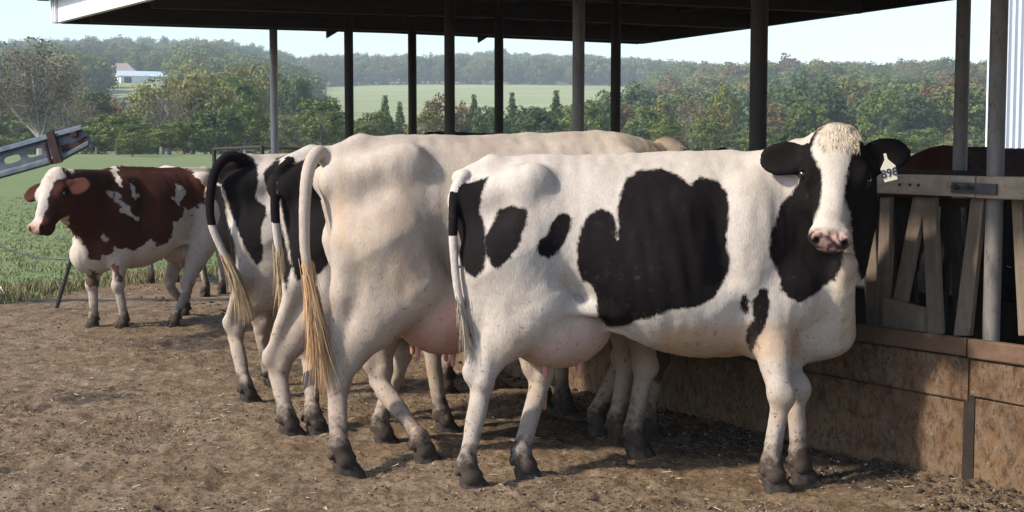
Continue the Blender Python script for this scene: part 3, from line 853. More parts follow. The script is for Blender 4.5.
# pipe frame of the shed and walls
for (nm, u, n_, L_) in (('front_wall', Vector((.93, -.37, 0)), Vector((-.37, -.93, 0)), 7.0), ('side_wall', Vector((.37, .93, 0)), Vector((-.93, .37, 0)), 9.0)):
    k = int(L_ / 0.019); V = []; F = []
    for i in range(k + 1):
        dd = 0.012 * math.cos(i * math.pi / 2.0) if nm == 'front_wall' else 0.012 * math.cos(i * math.pi / 2)
        p = u * (L_ * i / k) + n_ * dd
        V += [p + Vector((0, 0, -.2)), p + Vector((0.0, 0, 4.6))]
    for i in range(k): F.append((2 * i, 2 * i + 2, 2 * i + 3, 2 * i + 1))
    mb = MB(); mb.add(V, F); mb.build(nm, M_CORR, barn)
MB().box((0, 0, 2.2), (.06, .06, 4.8)).build('corner_trim', M_FASCIA, barn)
mb = MB(); mb.add([(-.3, -.3, 4.6), (6.7, -3, 4.6), (10.1, 5.6, 5.6), (3.2, 8.6, 5.6), (-.3, -.3, 4.68), (6.7, -3, 4.68), (10.1, 5.6, 5.68), (3.2, 8.6, 5.68)], [(3, 2, 1, 0), (4, 5, 6, 7), (0, 1, 5, 4), (1, 2, 6, 5), (2, 3, 7, 6), (3, 0, 4, 7)])
mb.build('roof', M_ROOFTOP, barn)

# ------------------------------------------------------------------ galvanised ramp rail, leaning post, wires
m = NT('galvanised_steel')
v = m.coord('Object'); a = m.noise(v, 9, 6, .7); b = m.noise(v, 3.2, 6, .7)
c = m.mix(m.ramp(a, .35, .65), (0.062, 0.078, 0.102), (0.125, 0.148, 0.182))
c = m.mix(m.ramp(b, .60, .68, 0, .85), c, (0.06, 0.028, 0.022))
M_GALV = m.done(c, 0.5, m.bump(a, .1, .003), .5, .35)
M_RUST = simple_mat('rusted_bracket', (0.030, 0.014, 0.012), (0.065, 0.032, 0.026), 12, .85, .4, .006)
YR = 12.9
sc_px = YR / FPX
r0 = P(88, 140, YR)
rail = empty('steel_ramp_rail', r0); tag(rail, 'raised galvanised steel rail with oval slots and rust at left edge', 'steel rail')
ang = math.radians(15.5); ux = Vector((-math.cos(ang), 0, -math.sin(ang))); uz = Vector((math.sin(ang) * -1, 0, math.cos(ang)))
# profile of the beam (height, outward): lipped, ribbed, with a flat slotted web
prof = [(0.105, .05), (0.118, .0), (0.098, -.035), (0.072, -.04), (0.055, -.004), (0.040, .0), (-0.085, .0), (-0.10, -.004), (-0.118, -.034), (-0.145, -.036), (-0.160, 0.0), (-0.152, .05)]
Lb = 2.6
NS = 130
V = []; F = []
def beamp(s, h, o): return ux * s + uz * (h * 1.0 + 0.035) + Vector((0, o, 0))
web = [6]
for i in range(NS + 1):
    s = Lb * i / NS
    cut = 0.0
    for (h, o) in prof:
        hh = h
        if s < 0.30 and h < -0.05: hh = h + (0.30 - s) * 0.22     # tapered cut at the free end
        V.append(beamp(s + (0.018 if h > 0 else 0.0), hh, o))
n = len(prof)
slots = []
for i in range(NS):
    for k in range(n - 1): 
        if k == 5: continue
        F.append((i * n + k, (i + 1) * n + k, (i + 1) * n + k + 1, i * n + k + 1))
mb = MB(); mb.add(V, F)
beam = mb.build('beam_flange', M_GALV, rail)
md = beam.modifiers.new('thickness', 'SOLIDIFY'); md.thickness = 0.006
# web with real oval holes: grid of quads with the hole vertices snapped to the oval
slotc = [(0.50, -.018), (0.72, -.018), (1.02, -.018), (1.30, -.018), (1.62, -.018), (1.9, -.018)]
wb = bmesh.new(); G_ = {}
ns2, nh = 260, 12
h0, h1 = 0.040, -0.085
for i in range(ns2 + 1):
    for j in range(nh + 1):
        s = Lb * i / ns2; h = h0 + (h1 - h0) * j / nh
        for (c_s, c_h) in slotc:
            a_, b_ = (s - c_s) / 0.078, (h - c_h) / 0.034
            r_ = (abs(a_) ** 3 + abs(b_) ** 3) ** (1 / 3)
            if 0.72 < r_ < 1.28:
                q = 1.0 / r_; s = c_s + (s - c_s) * q; h = c_h + (h - c_h) * q
        hh = h + ((0.30 - s) * 0.22 if (s < .30 and h < -.05) else 0)
        G_[i, j] = (wb.verts.new(beamp(s, hh, 0.0)), s, h)
for i in range(ns2):
    for j in range(nh):
        q = [G_[i, j], G_[i + 1, j], G_[i + 1, j + 1], G_[i, j + 1]]
        cs2 = sum(x[1] for x in q) / 4; ch2 = sum(x[2] for x in q) / 4
        if any((abs((cs2 - a_) / .078) ** 3 + abs((ch2 - b_) / .034) ** 3) < 0.9 for a_, b_ in slotc): continue
        try: wb.faces.new([x[0] for x in q])
        except ValueError: pass
me = bpy.data.meshes.new('beam_web'); wb.to_mesh(me); wb.free()
o = link('beam_web', me, M_GALV, rail); md = o.modifiers.new('thickness', 'SOLIDIFY'); md.thickness = 0.006; md.offset = 0
def beambox(s, h, sz, out, name, mat):
    M = Matrix(((ux.x, 0, uz.x), (0, 1, 0), (ux.z, 0, uz.z)))
    MB().box(beamp(s, h, out), sz, M, cham=.004).build(name, mat, rail)
beambox(0.30, -0.02, (.075, .03, .30), -.055, 'bracket', M_RUST)
beambox(0.37, -0.06, (.025, .035, .20), -.06, 'bracket', M_RUST)
beambox(0.13, -0.045, (.25, .012, .055), -.012, 'rust_plate', M_RUST)
beambox(0.10, 0.045, (.06, .03, .05), -.03, 'end_clip', M_RUST)
beambox(1.45, -0.60, (.08, .08, 1.0), .05, 'brace', M_GALV)
bs = beamp(1.95, 0, .08)
mb = MB(); mb.tube([bs + Vector((0, 0, .1)), Vector((bs.x, bs.y, -(r0.z) + float(terrain(r0.x, YR)[()]) - .2))], .05, 10)
mb.build('support_post', M_GALV, rail, True)

pb = G(55, 314); pt = P(72, 257, pb.y + 0.05)
sp_o = empty('leaning_fence_post', pb); tag(sp_o, 'thin dark steel fence post leaning right at the grass edge', 'fence post')
mb = MB(); d = pt - pb
mb.box((d * .5), (.034, .006, d.length * 1.12), d.to_track_quat('Z', 'X').to_matrix())
mb.build('flange', M_PLATE, sp_o)
mb = MB(); mb.box((d * .5) + Vector((0, -.016, 0)), (.006, .028, d.length * 1.11), d.to_track_quat('Z', 'X').to_matrix()); mb.build('web', M_PLATE, sp_o)
mb = MB()
for k in range(7):
    mb.box(d * (.3 + .1 * k) + Vector((0, -.03, 0)), (.012, .012, .010), d.to_track_quat('Z', 'X').to_matrix())
mb.build('stud', M_PLATE, sp_o)
M_ROPE = simple_mat('pale_rope', (0.42, 0.42, 0.40), (0.6, 0.6, 0.57), 30, .8, .2, .002)
a = P(-60, 212, 11.8); b = pt - Vector((0.03, 0, 0.02)); pts = []
for i in range(25):
    f = i / 24; p = a.lerp(b, f); p.z -= 0.14 * 4 * f * (1 - f) * .8; pts.append(p)
mb = MB(); mb.tube(pts, 0.0065, 6); tag(mb.build('fence_rope', M_ROPE, None, True), 'pale sagging rope running from the left edge to the leaning post', 'rope')
pts = [G(-14, 297) + Vector((0, 0, .02)), G(-6, 296) + Vector((0, 0, .1)), G(1, 299) + Vector((0, 0, .12)), G(6, 303) + Vector((0, 0, .06)), G(9, 309) + Vector((0, 0, .01)), G(5, 312)]
mb = MB(); mb.tube(pts, 0.008, 6); tag(mb.build('rope_loop', M_ROPE, None, True), 'short pale rope loop lying in the dry grass at the left edge', 'rope')
# dark low rail left of the galvanised post
mb = MB(); a = P(214, 149, 19); b = P(262, 147, 18); c = P(330, 148.5, 18)
mb.tube([a, b, c], .022, 7)
fr = mb.build('top_rail', M_PIPE_DK, None)
ff = empty('far_pipe_fence', (a.x, a.y, float(terrain(a.x, a.y)[()]))); tag(ff, 'dark pipe fence rail beyond the cows left of the galvanised post', 'fence')
fr.parent = ff; fr.matrix_parent_inverse = Matrix.Translation(-ff.location)
for q in (a, b, c):
    mb = MB(); z_ = float(terrain(q.x, q.y)[()]); mb.tube([(q.x - ff.location.x, q.y - ff.location.y, q.z - ff.location.z + .02), (q.x - ff.location.x, q.y - ff.location.y, z_ - .2 - ff.location.z)], .03, 7)
    mb.build('fence_post', M_PIPE_DK, ff)

# ------------------------------------------------------------------ ground cover
def blades(n, xr, yr, hmin, hmax, name, mat, label, cond, tuft=5, wid=.006, lean=.35):
    pts = []
    k = 0
    x = RNG.uniform(*xr, n * 3); y = np.exp(RNG.uniform(math.log(yr[0]), math.log(yr[1]), n * 3))
    ok = cond(x, y); x = x[ok][:n]; y = y[ok][:n]
    # restrict to what the view and a step beside it can see
    m_ = len(x)
    X = np.repeat(x, tuft) + RNG.normal(0, .035, m_ * tuft); Y_ = np.repeat(y, tuft) + RNG.normal(0, .035, m_ * tuft)
    Z = ground_z(X, Y_) - .01
    h = RNG.uniform(hmin, hmax, m_ * tuft) * np.repeat(RNG.uniform(.6, 1.2, m_), tuft)
    th = RNG.uniform(0, 2 * np.pi, m_ * tuft); ph = RNG.uniform(0, 2 * np.pi, m_ * tuft)
    w = wid * (1 + np.repeat(y, tuft) / 22)
    B = np.stack([X, Y_, Z], 1); s = np.stack([np.cos(th) * w, np.sin(th) * w, 0 * w], 1)
    l = np.stack([np.cos(ph) * h * lean, np.sin(ph) * h * lean, h], 1) * RNG.uniform(.7, 1, (m_ * tuft, 1))
    mid = B + l * .55 - np.stack([np.cos(ph) * h * lean * .2, np.sin(ph) * h * lean * .2, 0 * h], 1)
    V = np.stack([B - s, B + s, mid + s * .7, B + l, mid - s * .7], 1).reshape(-1, 3)
    q = np.arange(m_ * tuft)[:, None] * 5
    T = np.concatenate([q + [0, 1, 2], q + [0, 2, 4], q + [4, 2, 3]], 0)
    me = np_mesh(name, V, T); fattr(me, 'tint', np.tile(np.repeat(RNG.uniform(0, 1, m_), tuft), 3), 'FACE')
    o = link(name, me, mat); tag(o, label, kind='stuff'); return o
def grass_mat(name, a, b, c):
    m = NT(name); r = m.attr('tint')
    return m.done(m.mix(m.ramp(r, .7, .95), m.mix(r, a, b), c), .8, None, .15)
M_GRASS = grass_mat('field_grass', (0.17, 0.205, 0.085), (0.215, 0.245, 0.115), (0.25, 0.25, 0.13))
M_WEED = grass_mat('dry_weeds', (0.17, 0.145, 0.08), (0.28, 0.225, 0.13), (0.12, 0.14, 0.05))
inview = lambda x, y: (x / y * FPX + 512 > -160) & (x / y * FPX + 512 < 520)
blades(9000, (-16, 1), (12.2, 34), .025, .06, 'field_grass', M_GRASS, 'short green pasture grass of the field',
       lambda x, y: inview(x, y) & (yard_edge(x, y) < -0.1) & (RNG.uniform(0, 1, len(x)) < np.clip((34 - y) / 14, 0, 1)))
blades(4200, (-9, 0), (12.2, 17.5), .04, .13, 'dry_weeds', M_WEED, 'dry straw coloured weeds along the edge of the field',
       lambda x, y: inview(x, y) & (yard_edge(x, y) < 0.15) & (yard_edge(x, y) > -1.9 + vnoise2(x, y, 44)), tuft=4, wid=.004)
# clods, straw and pale chips on the trodden earth
def clods(n, smin, smax, name, mat, label, dens, squash=.55, sub=True, near=4.6, far=17):
    base = np.array([(1, 0, 0), (-1, 0, 0), (0, 1, 0), (0, -1, 0), (0, 0, 1), (0, 0, -1)], float)
    fc = np.array([(0, 2, 4), (2, 1, 4), (1, 3, 4), (3, 0, 4), (2, 0, 5), (1, 2, 5), (3, 1, 5), (0, 3, 5)])
    y = np.exp(RNG.uniform(math.log(near), math.log(far), n * 3)); px = RNG.uniform(-80, 1100, n * 3); x = (px - 512) / FPX * y
    keep = (x * PERP.x + y * PERP.y < WALLB - .05) & (yard_edge(x, y) > 0) & (RNG.uniform(0, 1, n * 3) < dens(x, y))
    x = x[keep][:n]; y = y[keep][:n]; m_ = len(x)
    s = smin * (smax / smin) ** (RNG.uniform(0, 1, m_) ** 2.2)
    B = base[None] * RNG.uniform(.6, 1.25, (m_, 6, 1)) * s[:, None, None]
    a = RNG.uniform(0, 6.28, m_); ca, sa = np.cos(a), np.sin(a)
    st = RNG.uniform(.7, 1.5, m_)
    bx = B[:, :, 0] * st[:, None]; by = B[:, :, 1]
    V = np.stack([bx * ca[:, None] - by * sa[:, None] + x[:, None], bx * sa[:, None] + by * ca[:, None] + y[:, None],
                  B[:, :, 2] * squash + ground_z(x, y)[:, None] + (s * squash * .25)[:, None]], -1).reshape(-1, 3)
    T = (np.arange(m_)[:, None, None] * 6 + fc[None]).reshape(-1, 3)
    me = np_mesh(name, V, T); fattr(me, 'tint', np.repeat(RNG.uniform(0, 1, m_), 8), 'FACE')
    o = link(name, me, mat); tag(o, label, kind='stuff'); return o
M_CLOD = grass_mat('earth_clods', (0.060, 0.042, 0.029), (0.165, 0.122, 0.088), (0.25, 0.20, 0.155))
M_DUNG = grass_mat('dark_dung', (0.030, 0.021, 0.016), (0.060, 0.042, 0.030), (0.10, 0.075, 0.055))
M_CHIP = grass_mat('pale_chips', (0.30, 0.255, 0.20), (0.44, 0.39, 0.31), (0.50, 0.46, 0.40))
clus = lambda x, y: np.clip(.35 + vnoise2(x / .5, y / .5, 61) * .9, .04, 1)
clods(34000, .003, .011, 'earth_clods', M_CLOD, 'small crumbled clods of trodden earth and dung', clus)
clods(9000, .003, .013, 'dung_crumbs', M_DUNG, 'dark crumbs of dung over the yard', lambda x, y: np.clip(.1 + vnoise2(x / .7, y / .7, 62) * 1.3, .02, 1), .4)
clods(5000, .0025, .0065, 'pale_chips', M_CHIP, 'pale chips of feed and stone in the yard', clus, .5)
# dung heaped along the foot of the wall
wd = lambda x, y: np.clip(1.3 - (WALLB - .1 - (x * PERP.x + y * PERP.y)) / .42 + vnoise2(x / .35, y / .35, 63) * .8, 0, 1)
clods(9000, .005, .026, 'wall_foot_dung', M_DUNG, 'dark wet dung heaped along the foot of the bunk wall', wd, .7)
clods(1500, .004, .012, 'wall_foot_chips', M_CHIP, 'pale spilled feed along the foot of the bunk wall', wd, .6)
def straws(n):
    y = np.exp(RNG.uniform(math.log(4.6), math.log(15), n * 2)); px = RNG.uniform(-60, 1080, n * 2); x = (px - 512) / FPX * y
    keep = (x * PERP.x + y * PERP.y < WALLB - .05) & (yard_edge(x, y) > 0); x = x[keep][:n]; y = y[keep][:n]; m_ = len(x)
    a = RNG.uniform(0, 6.28, m_); L_ = RNG.uniform(.006, .024, m_); w = .0012 + y * .00012
    z = ground_z(x, y) + .006
    d = np.stack([np.cos(a) * L_, np.sin(a) * L_, RNG.uniform(-.2, .35, m_) * L_], 1); s = np.stack([-np.sin(a) * w, np.cos(a) * w, .5 * w], 1)
    B = np.stack([x, y, z], 1)
    V = np.stack([B - d - s, B + d - s, B + d + s, B - d + s], 1).reshape(-1, 3)
    me = np_mesh('straw_litter', V, np.arange(4 * m_).reshape(m_, 4)); fattr(me, 'tint', RNG.uniform(0, 1, m_), 'FACE')
    tag(link('straw_litter', me, grass_mat('straw', (0.25, 0.20, 0.13), (0.36, 0.30, 0.21), (0.42, 0.37, 0.28))), 'bits of pale straw strewn over the yard', kind='stuff')
straws(1700)

# ------------------------------------------------------------------ animals: one blended surface each
class Field:
    """blended distance field of muscles and bones, in the animal's own space"""
    def __init__(s): s.pr = []
    def rc(s, a, b, ra, rb, k=.05, n=None, sq=1.0, sub=False, g='b'):
        a = np.array(a, float); b = np.array(b, float)
        s.pr.append(('rc', a, b, ra, rb, None if n is None else np.array(n, float), sq, k, sub, g)); return s
    def el(s, c, r, k=.05, R=None, sub=False, g='b'):
        s.pr.append(('el', np.array(c, float), np.array(r, float), None if R is None else np.array(R, float), k, sub, g)); return s
    def loft(s, tab, k=0.0, g='b'):
        tab = np.array(tab, float); xs = np.linspace(tab[0, 0], tab[-1, 0], 300)
        d = [_pchip(xs, tab[:, 0], tab[:, i]) for i in (1, 2, 3)]
        s.pr.append(('lo', xs, d[0], d[1], d[2], k, False, g)); return s
    def chain(s, pts, rads, k=.03, **kw):
        for i in range(len(pts) - 1): s.rc(pts[i], pts[i + 1], rads[i], rads[i + 1], k, **kw)
        return s
    def bounds(s):
        lo = np.full(3, 1e9); hi = np.full(3, -1e9)
        for p in s.pr:
            if p[-2]: continue
            if p[0] == 'rc':
                r = max(p[3], p[4]); lo = np.minimum(lo, np.minimum(p[1], p[2]) - r); hi = np.maximum(hi, np.maximum(p[1], p[2]) + r)
            elif p[0] == 'el':
                r = p[2].max(); lo = np.minimum(lo, p[1] - r); hi = np.maximum(hi, p[1] + r)
            else:
                lo = np.minimum(lo, [p[1][0] - .1, -p[4].max() - .05, p[3].min() - .05]); hi = np.maximum(hi, [p[1][-1] + .1, p[4].max() + .05, p[2].max() + .05])
        return lo - .03, hi + .03
    def ev(s, X, only=None, skip=None):
        d = np.full(len(X), 9.0)
        for p in s.pr:
            g = p[-1]
            if only is not None and g not in only: continue
            if skip is not None and g in skip: continue
            k = p[-3]
            if p[0] == 'rc':
                _, a, b, ra, rb, n, sq = p[:7]
                c = (a + b) / 2; R_ = np.linalg.norm(b - a) / 2 + max(ra, rb) + .16
                m = ((X - c) ** 2).sum(1) < R_ * R_
                if not m.any(): continue
                q = X[m]; ab = b - a; t = np.clip(((q - a) @ ab) / max(ab @ ab, 1e-9), 0, 1)
                v = q - a - t[:, None] * ab
                if n is not None: v = v + (sq - 1) * (v @ n)[:, None] * n
                di = np.sqrt((v * v).sum(1)) - (ra + (rb - ra) * t)
                if n is not None: di = di / max(1.0, .5 + .5 * sq)
            elif p[0] == 'el':
                _, c, r, R = p[:4]
                R_ = r.max() + .16; m = ((X - c) ** 2).sum(1) < R_ * R_
                if not m.any(): continue
                q = X[m] - c
                if R is not None: q = q @ R.T
                k0 = np.sqrt(((q / r) ** 2).sum(1)); k1 = np.sqrt(((q / (r * r)) ** 2).sum(1)) + 1e-9
                di = k0 * (k0 - 1) / k1
            else:
                _, xs, zt, zb, w = p[:5]
                m = (X[:, 0] > xs[0] - .16) & (X[:, 0] < xs[-1] + .16)
                if not m.any(): continue
                q = X[m]; x = np.clip(q[:, 0], xs[0], xs[-1])
                T = np.interp(x, xs, zt); B = np.interp(x, xs, zb); W = np.interp(x, xs, w)
                zc = B + (T - B) * .43; dz = q[:, 2] - zc
                h = np.where(dz > 0, T - zc, zc - B); e = np.where(dz > 0, 1.95, 2.15)
                ay = np.abs(q[:, 1] / W) + 1e-6; az_ = np.abs(dz / h) + 1e-6
                rho = (ay ** e + az_ ** e) ** (1 / e)
                gr = np.sqrt((ay / W) ** 2 + (az_ / h) ** 2) / rho + 1e-6
                di = (rho - 1) / gr * .9
                ex = np.abs(q[:, 0] - x); di = np.where(ex > 0, np.sqrt(np.maximum(di, 0) ** 2 + ex ** 2) + np.minimum(di, 0) * 0, di)
            if p[-2]:     # carve
                dm = d[m]; dd = -di
                h_ = np.clip(.5 - .5 * (dm - dd) / k, 0, 1)
                d[m] = dm * (1 - h_) + dd * h_ + k * h_ * (1 - h_)
            else:
                dm = d[m]
                if k > 0:
                    h_ = np.clip(.5 + .5 * (dm - di) / k, 0, 1)
                    d[m] = dm * (1 - h_) + di * h_ - k * h_ * (1 - h_)
                else: d[m] = np.minimum(dm, di)
        return d
    def mesh(s, h, extra=None):
        lo, hi = s.bounds(); ch = 4 * h
        n = np.ceil((hi - lo) / ch).astype(int) + 1
        cg = np.stack(np.meshgrid(*[lo[i] + ch * (np.arange(n[i]) + .5) for i in range(3)], indexing='ij'), -1)
        cd = s.ev(cg.reshape(-1, 3)).reshape(n)
        near = np.abs(cd) < ch * 1.35 + .012
        N = n * 4
        D = np.where(np.repeat(np.repeat(np.repeat(cd, 4, 0), 4, 1), 4, 2) > 0, 9.0, -9.0)
        mk = np.repeat(np.repeat(np.repeat(near, 4, 0), 4, 1), 4, 2)
        I = np.argwhere(mk); X = lo + h * (I + .5)
        D[mk] = s.ev(X)
        S = D < 0
        # surface nets
        c = np.zeros(tuple(N - 1), int)
        for a in (0, 1):
            for b in (0, 1):
                for e in (0, 1): c += S[a:N[0] - 1 + a, b:N[1] - 1 + b, e:N[2] - 1 + e]
        act = (c > 0) & (c < 8)
        A = np.argwhere(act); idx = -np.ones(act.shape, int); idx[act] = np.arange(len(A))
        P_ = np.zeros((len(A), 3)); C_ = np.zeros(len(A))
        cor = [(a, b, e) for a in (0, 1) for b in (0, 1) for e in (0, 1)]
        val = {q: D[A[:, 0] + q[0], A[:, 1] + q[1], A[:, 2] + q[2]] for q in cor}
        for q in cor:
            for ax in range(3):
                if q[ax]: continue
                r = list(q); r[ax] = 1; r = tuple(r)
                u, w = val[q], val[r]; cr = (u < 0) != (w < 0)
                t = np.where(cr, u / np.where(cr, u - w, 1), 0)
                pt = np.array(q, float)[None] + 0 * P_; pt[:, ax] += t
                P_ += pt * cr[:, None]; C_ += cr
        V = lo + h * (.5 + A + P_ / C_[:, None])
        Fs = []
        for ax in range(3):
            o1, o2 = (ax + 1) % 3, (ax + 2) % 3
            sl0 = [slice(1, N[i] - 1) for i in range(3)]; sl1 = list(sl0)
            sl0[ax] = slice(0, N[ax] - 1); sl1[ax] = slice(1, N[ax])
            a, b = S[tuple(sl0)], S[tuple(sl1)]
            E = np.argwhere(a != b); sg = a[tuple(E.T)]
            base = E + 1; base[:, ax] = E[:, ax]
            def cell(d1, d2):
                q = base.copy(); q[:, o1] -= d1; q[:, o2] -= d2
                return idx[tuple(q.T)]
            q = np.stack([cell(1, 1), cell(0, 1), cell(0, 0), cell(1, 0)], 1)
            q[~sg] = q[~sg][:, ::-1]
            Fs.append(q)
        F = np.concatenate(Fs); F = F[(F >= 0).all(1)]
        for _ in range(2):
            e_ = .0025
            d0 = s.ev(V)
            g = np.stack([s.ev(V + np.eye(3)[i] * e_) for i in range(3)], 1) - d0[:, None]
            g /= e_; L2 = (g * g).sum(1) + 1e-3
            st = np.clip(d0 / L2, -h, h)[:, None] * g
            V = V - st
        g /= np.linalg.norm(g, axis=1, keepdims=True) + 1e-9
        return V, F, g

def poly_sd(pts, poly):
    """signed distance, positive inside; pts (N,2)"""
    poly = np.array(poly, float); n = len(poly); d = np.full(len(pts), 1e9); ins = np.zeros(len(pts), bool)
    for i in range(n):
        a, b = poly[i], poly[(i + 1) % n]
        e = b - a; w = pts - a; t = np.clip((w @ e) / (e @ e + 1e-9), 0, 1)
        d = np.minimum(d, ((w - t[:, None] * e) ** 2).sum(1))
        c = ((a[1] > pts[:, 1]) != (b[1] > pts[:, 1])) & (pts[:, 0] < e[0] * (pts[:, 1] - a[1]) / (e[1] if abs(e[1]) > 1e-9 else 1e-9) + a[0])
        ins ^= c
    d = np.sqrt(d); return np.where(ins, d, -d)

def coat_mat(name, white, dark, mottle=.35, dirt=1.0, grey=(.36, .30, .25)):
    m = NT(name); v = m.coord('Object')
    n1 = m.noise(v, 3.2, 6, .6); n2 = m.noise(v, 26, 5, .7); n3 = m.noise(m.coord('Object', (1, 1, .28)), 150, 5, .75); n4 = m.noise(v, 11, 5, .65)
    w = m.mix(m.ramp(n1, .42, .66, 0, mottle), white, grey)
    w = m.mix(m.ramp(n4, .50, .70, 0, mottle * .55), w, (.44, .34, .25))
    w = m.mix(m.ramp(n2, .55, .75, 0, .22), w, (.40, .33, .27))
    w = m.mix(m.ramp(n3, .36, .66), m.mix(0.30, w, (.14, .11, .09)), w)
    w = m.mix(m.math('MULTIPLY', m.attr('tan'), 0.75), w, (.42, .27, .15))
    w = m.mix(m.attr('pink'), w, (.50, .31, .265))
    d = m.mix(m.ramp(n1, .35, .65), dark, tuple(c * 1.7 for c in dark))
    d = m.mix(m.ramp(n2, .60, .72, 0, .25), d, (.10, .08, .065))
    edge = m.math('ADD', m.attr('pat'), m.math('MULTIPLY', m.math('SUBTRACT', n2, .5), .030))
    edge = m.math('ADD', edge, m.math('MULTIPLY', m.math('SUBTRACT', n3, .5), .034))
    c = m.mix(m.ramp(edge, -.006, .006), w, d)
    # mud on the lower legs
    sx = m.t.nodes.new('ShaderNodeSeparateXYZ'); m.t.links.new(v, sx.inputs[0])
    z = sx.outputs['Z']
    mz = m.math('ADD', z, m.math('MULTIPLY', m.math('SUBTRACT', n2, .5), .30))
    mz = m.math('ADD', mz, m.math('MULTIPLY', m.math('SUBTRACT', n4, .5), .28))
    c = m.mix(m.ramp(mz, .75, .22, 0, .55 * dirt), c, (.20, .145, .105))
    c = m.mix(m.ramp(mz, .24, .13, 0, .88 * dirt), c, (.026, .019, .015))
    sp = m.math('MULTIPLY', m.ramp(m.noise(v, 42, 4, .7), .61, .64), m.ramp(z, 1.15, .35))
    c = m.mix(m.math('MULTIPLY', sp, .85 * dirt), c, (.10, .065, .045))
    c = m.mix(m.attr('dk'), c, (.012, .010, .010))
    bp = m.bump(n3, .6, .006); bp = m.bump(n2, .25, .008, bp)
    mm = m.done(c, m.ramp(m.attr('dk'), 0, 1, .82, .35), bp, .05)
    m.b.inputs['Sheen Weight'].default_value = .0; m.b.inputs['Sheen Roughness'].default_value = .5
    return mm
M_COAT = {
    'holstein': coat_mat('coat_black_and_white', (.57, .52, .475), (.008, .0065, .007), .42),
    'white': coat_mat('coat_cream_white', (.50, .43, .37), (.40, .26, .15), 1.0),
    'holstein_dim': coat_mat('coat_black_white_dusty', (.52, .47, .425), (.008, .0065, .007), .6),
    'red': coat_mat('coat_red_and_white', (.55, .49, .44), (.042, .016, .011), .35),
    'brown': coat_mat('coat_dark_brown', (.60, .55, .50), (.050, .018, .013), .2, .3),
}
m = NT('hoof_horn'); v = m.coord('Object'); a = m.noise(v, 40, 5, .7)
M_HOOF = m.done(m.mix(m.ramp(a, .4, .65), (.018, .014, .012), (.060, .045, .035)), .7, m.bump(a, .5, .004), .3)
m = NT('eye_wet_dark'); M_EYE = m.done((.008, .006, .006), .06, None, .8)
m = NT('teat_skin'); M_TEAT = m.done((.50, .24, .20), .6, None, .3)
def hair_mat(name, a, b):
    m = NT(name); r = m.attr('tint'); return m.done(m.mix(r, a, b), .6, None, .3)
M_HAIR_C = hair_mat('cream_hair', (.55, .43, .28), (.92, .80, .62))
M_HAIR_T = hair_mat('tan_tail_hair', (.34, .18, .075), (.62, .42, .24))
M_HAIR_G = hair_mat('grey_tail_hair', (.16, .13, .10), (.42, .36, .29))
M_HAIR_B = hair_mat('blond_tail_hair', (.28, .19, .10), (.56, .43, .28))

# one hoof, shared: two claws
def make_hoof():
    V = []; F = []
    n = 18
    for s in (-1, 1):
        b0 = len(V)
        # rings from the sole to the hairline: (z, scale, shift back)
        for z, k, dx in ((0, 1.0, 0), (.014, .985, -.004), (.045, .87, -.018), (.074, .74, -.032), (.088, .60, -.040)):
            for i in range(n):
                w = 2 * math.pi * i / n
                cx = math.cos(w); sy = math.sin(w)
                x = (.078 if cx > 0 else .056) * (abs(cx) ** .8) * (1 if cx > 0 else -1)
                taper = 1 - .42 * max(cx, 0) ** 1.6
                y = .0305 * sy * taper + s * (.0300 - .007 * max(cx, 0))
                zz_ = z * (1 + .10 * cx) if z > 0 else 0
                V.append((x * k + dx + .012, y * (k if z > 0 else 1) + s * (1 - k) * .006, zz_))
        for r in range(4):
            for i in range(n):
                F.append((b0 + r * n + i, b0 + r * n + (i + 1) % n, b0 + (r + 1) * n + (i + 1) % n, b0 + (r + 1) * n + i))
        F.append(tuple(b0 + 4 * n + i for i in range(n)))
    me = bpy.data.meshes.new('hoof'); me.from_pydata(V, [], F); me.update()
    me.polygons.foreach_set('use_smooth', [True] * len(me.polygons)); me.materials.append(M_HOOF); return me
HOOF = make_hoof()
def make_eye():
    bm = bmesh.new(); bmesh.ops.create_uvsphere(bm, u_segments=16, v_segments=10, radius=.021)
    me = bpy.data.meshes.new('eye'); bm.to_mesh(me); bm.free(); me.materials.append(M_EYE)
    me.polygons.foreach_set('use_smooth', [True] * len(me.polygons)); return me
EYE = make_eye()
def make_teat():
    mb = MB(); mb.tube([(0, 0, .02), (0, 0, 0), (0, 0, -.03), (0, 0, -.05), (0, 0, -.058)], [.016, .0135, .012, .011, .005], 10); return mb.mesh('teat')
TEAT = make_teat(); TEAT.materials.append(M_TEAT); TEAT.polygons.foreach_set('use_smooth', [True] * len(TEAT.polygons))

def strands(name, roots, dirs, L_, w, mat, parent, curl=.3, droop=.6, seg=4, seed=0, gather=None):
    """thin tapering hair locks; roots, dirs (n,3)"""
    rng = np.random.default_rng(seed); n = len(roots); Ls = L_ * rng.uniform(.55, 1.15, n)
    p = roots.copy(); d = dirs.copy(); Vs = []
    side = np.cross(d, rng.normal(size=(n, 3))); side /= np.linalg.norm(side, axis=1, keepdims=True) + 1e-9
    c = rng.normal(size=(n, 3)) * curl
    for i in range(seg + 1):
        ww = w * (1 - .85 * i / seg)
        Vs += [p - side * ww, p + side * ww]
        p = p + d * (Ls / seg)[:, None]
        d = d + c / seg + np.array([0, 0, -droop / seg]); d /= np.linalg.norm(d, axis=1, keepdims=True)
    V = np.stack(Vs, 1).reshape(-1, 3); k = 2 * (seg + 1)
    b = (np.arange(n) * k)[:, None]
    F = np.concatenate([b + [2 * i, 2 * i + 1, 2 * i + 3, 2 * i + 2] for i in range(seg)])
    me = np_mesh(name, V, F); fattr(me, 'tint', np.tile(rng.uniform(0, 1, n), seg), 'FACE')
    return link(name, me, mat, parent)

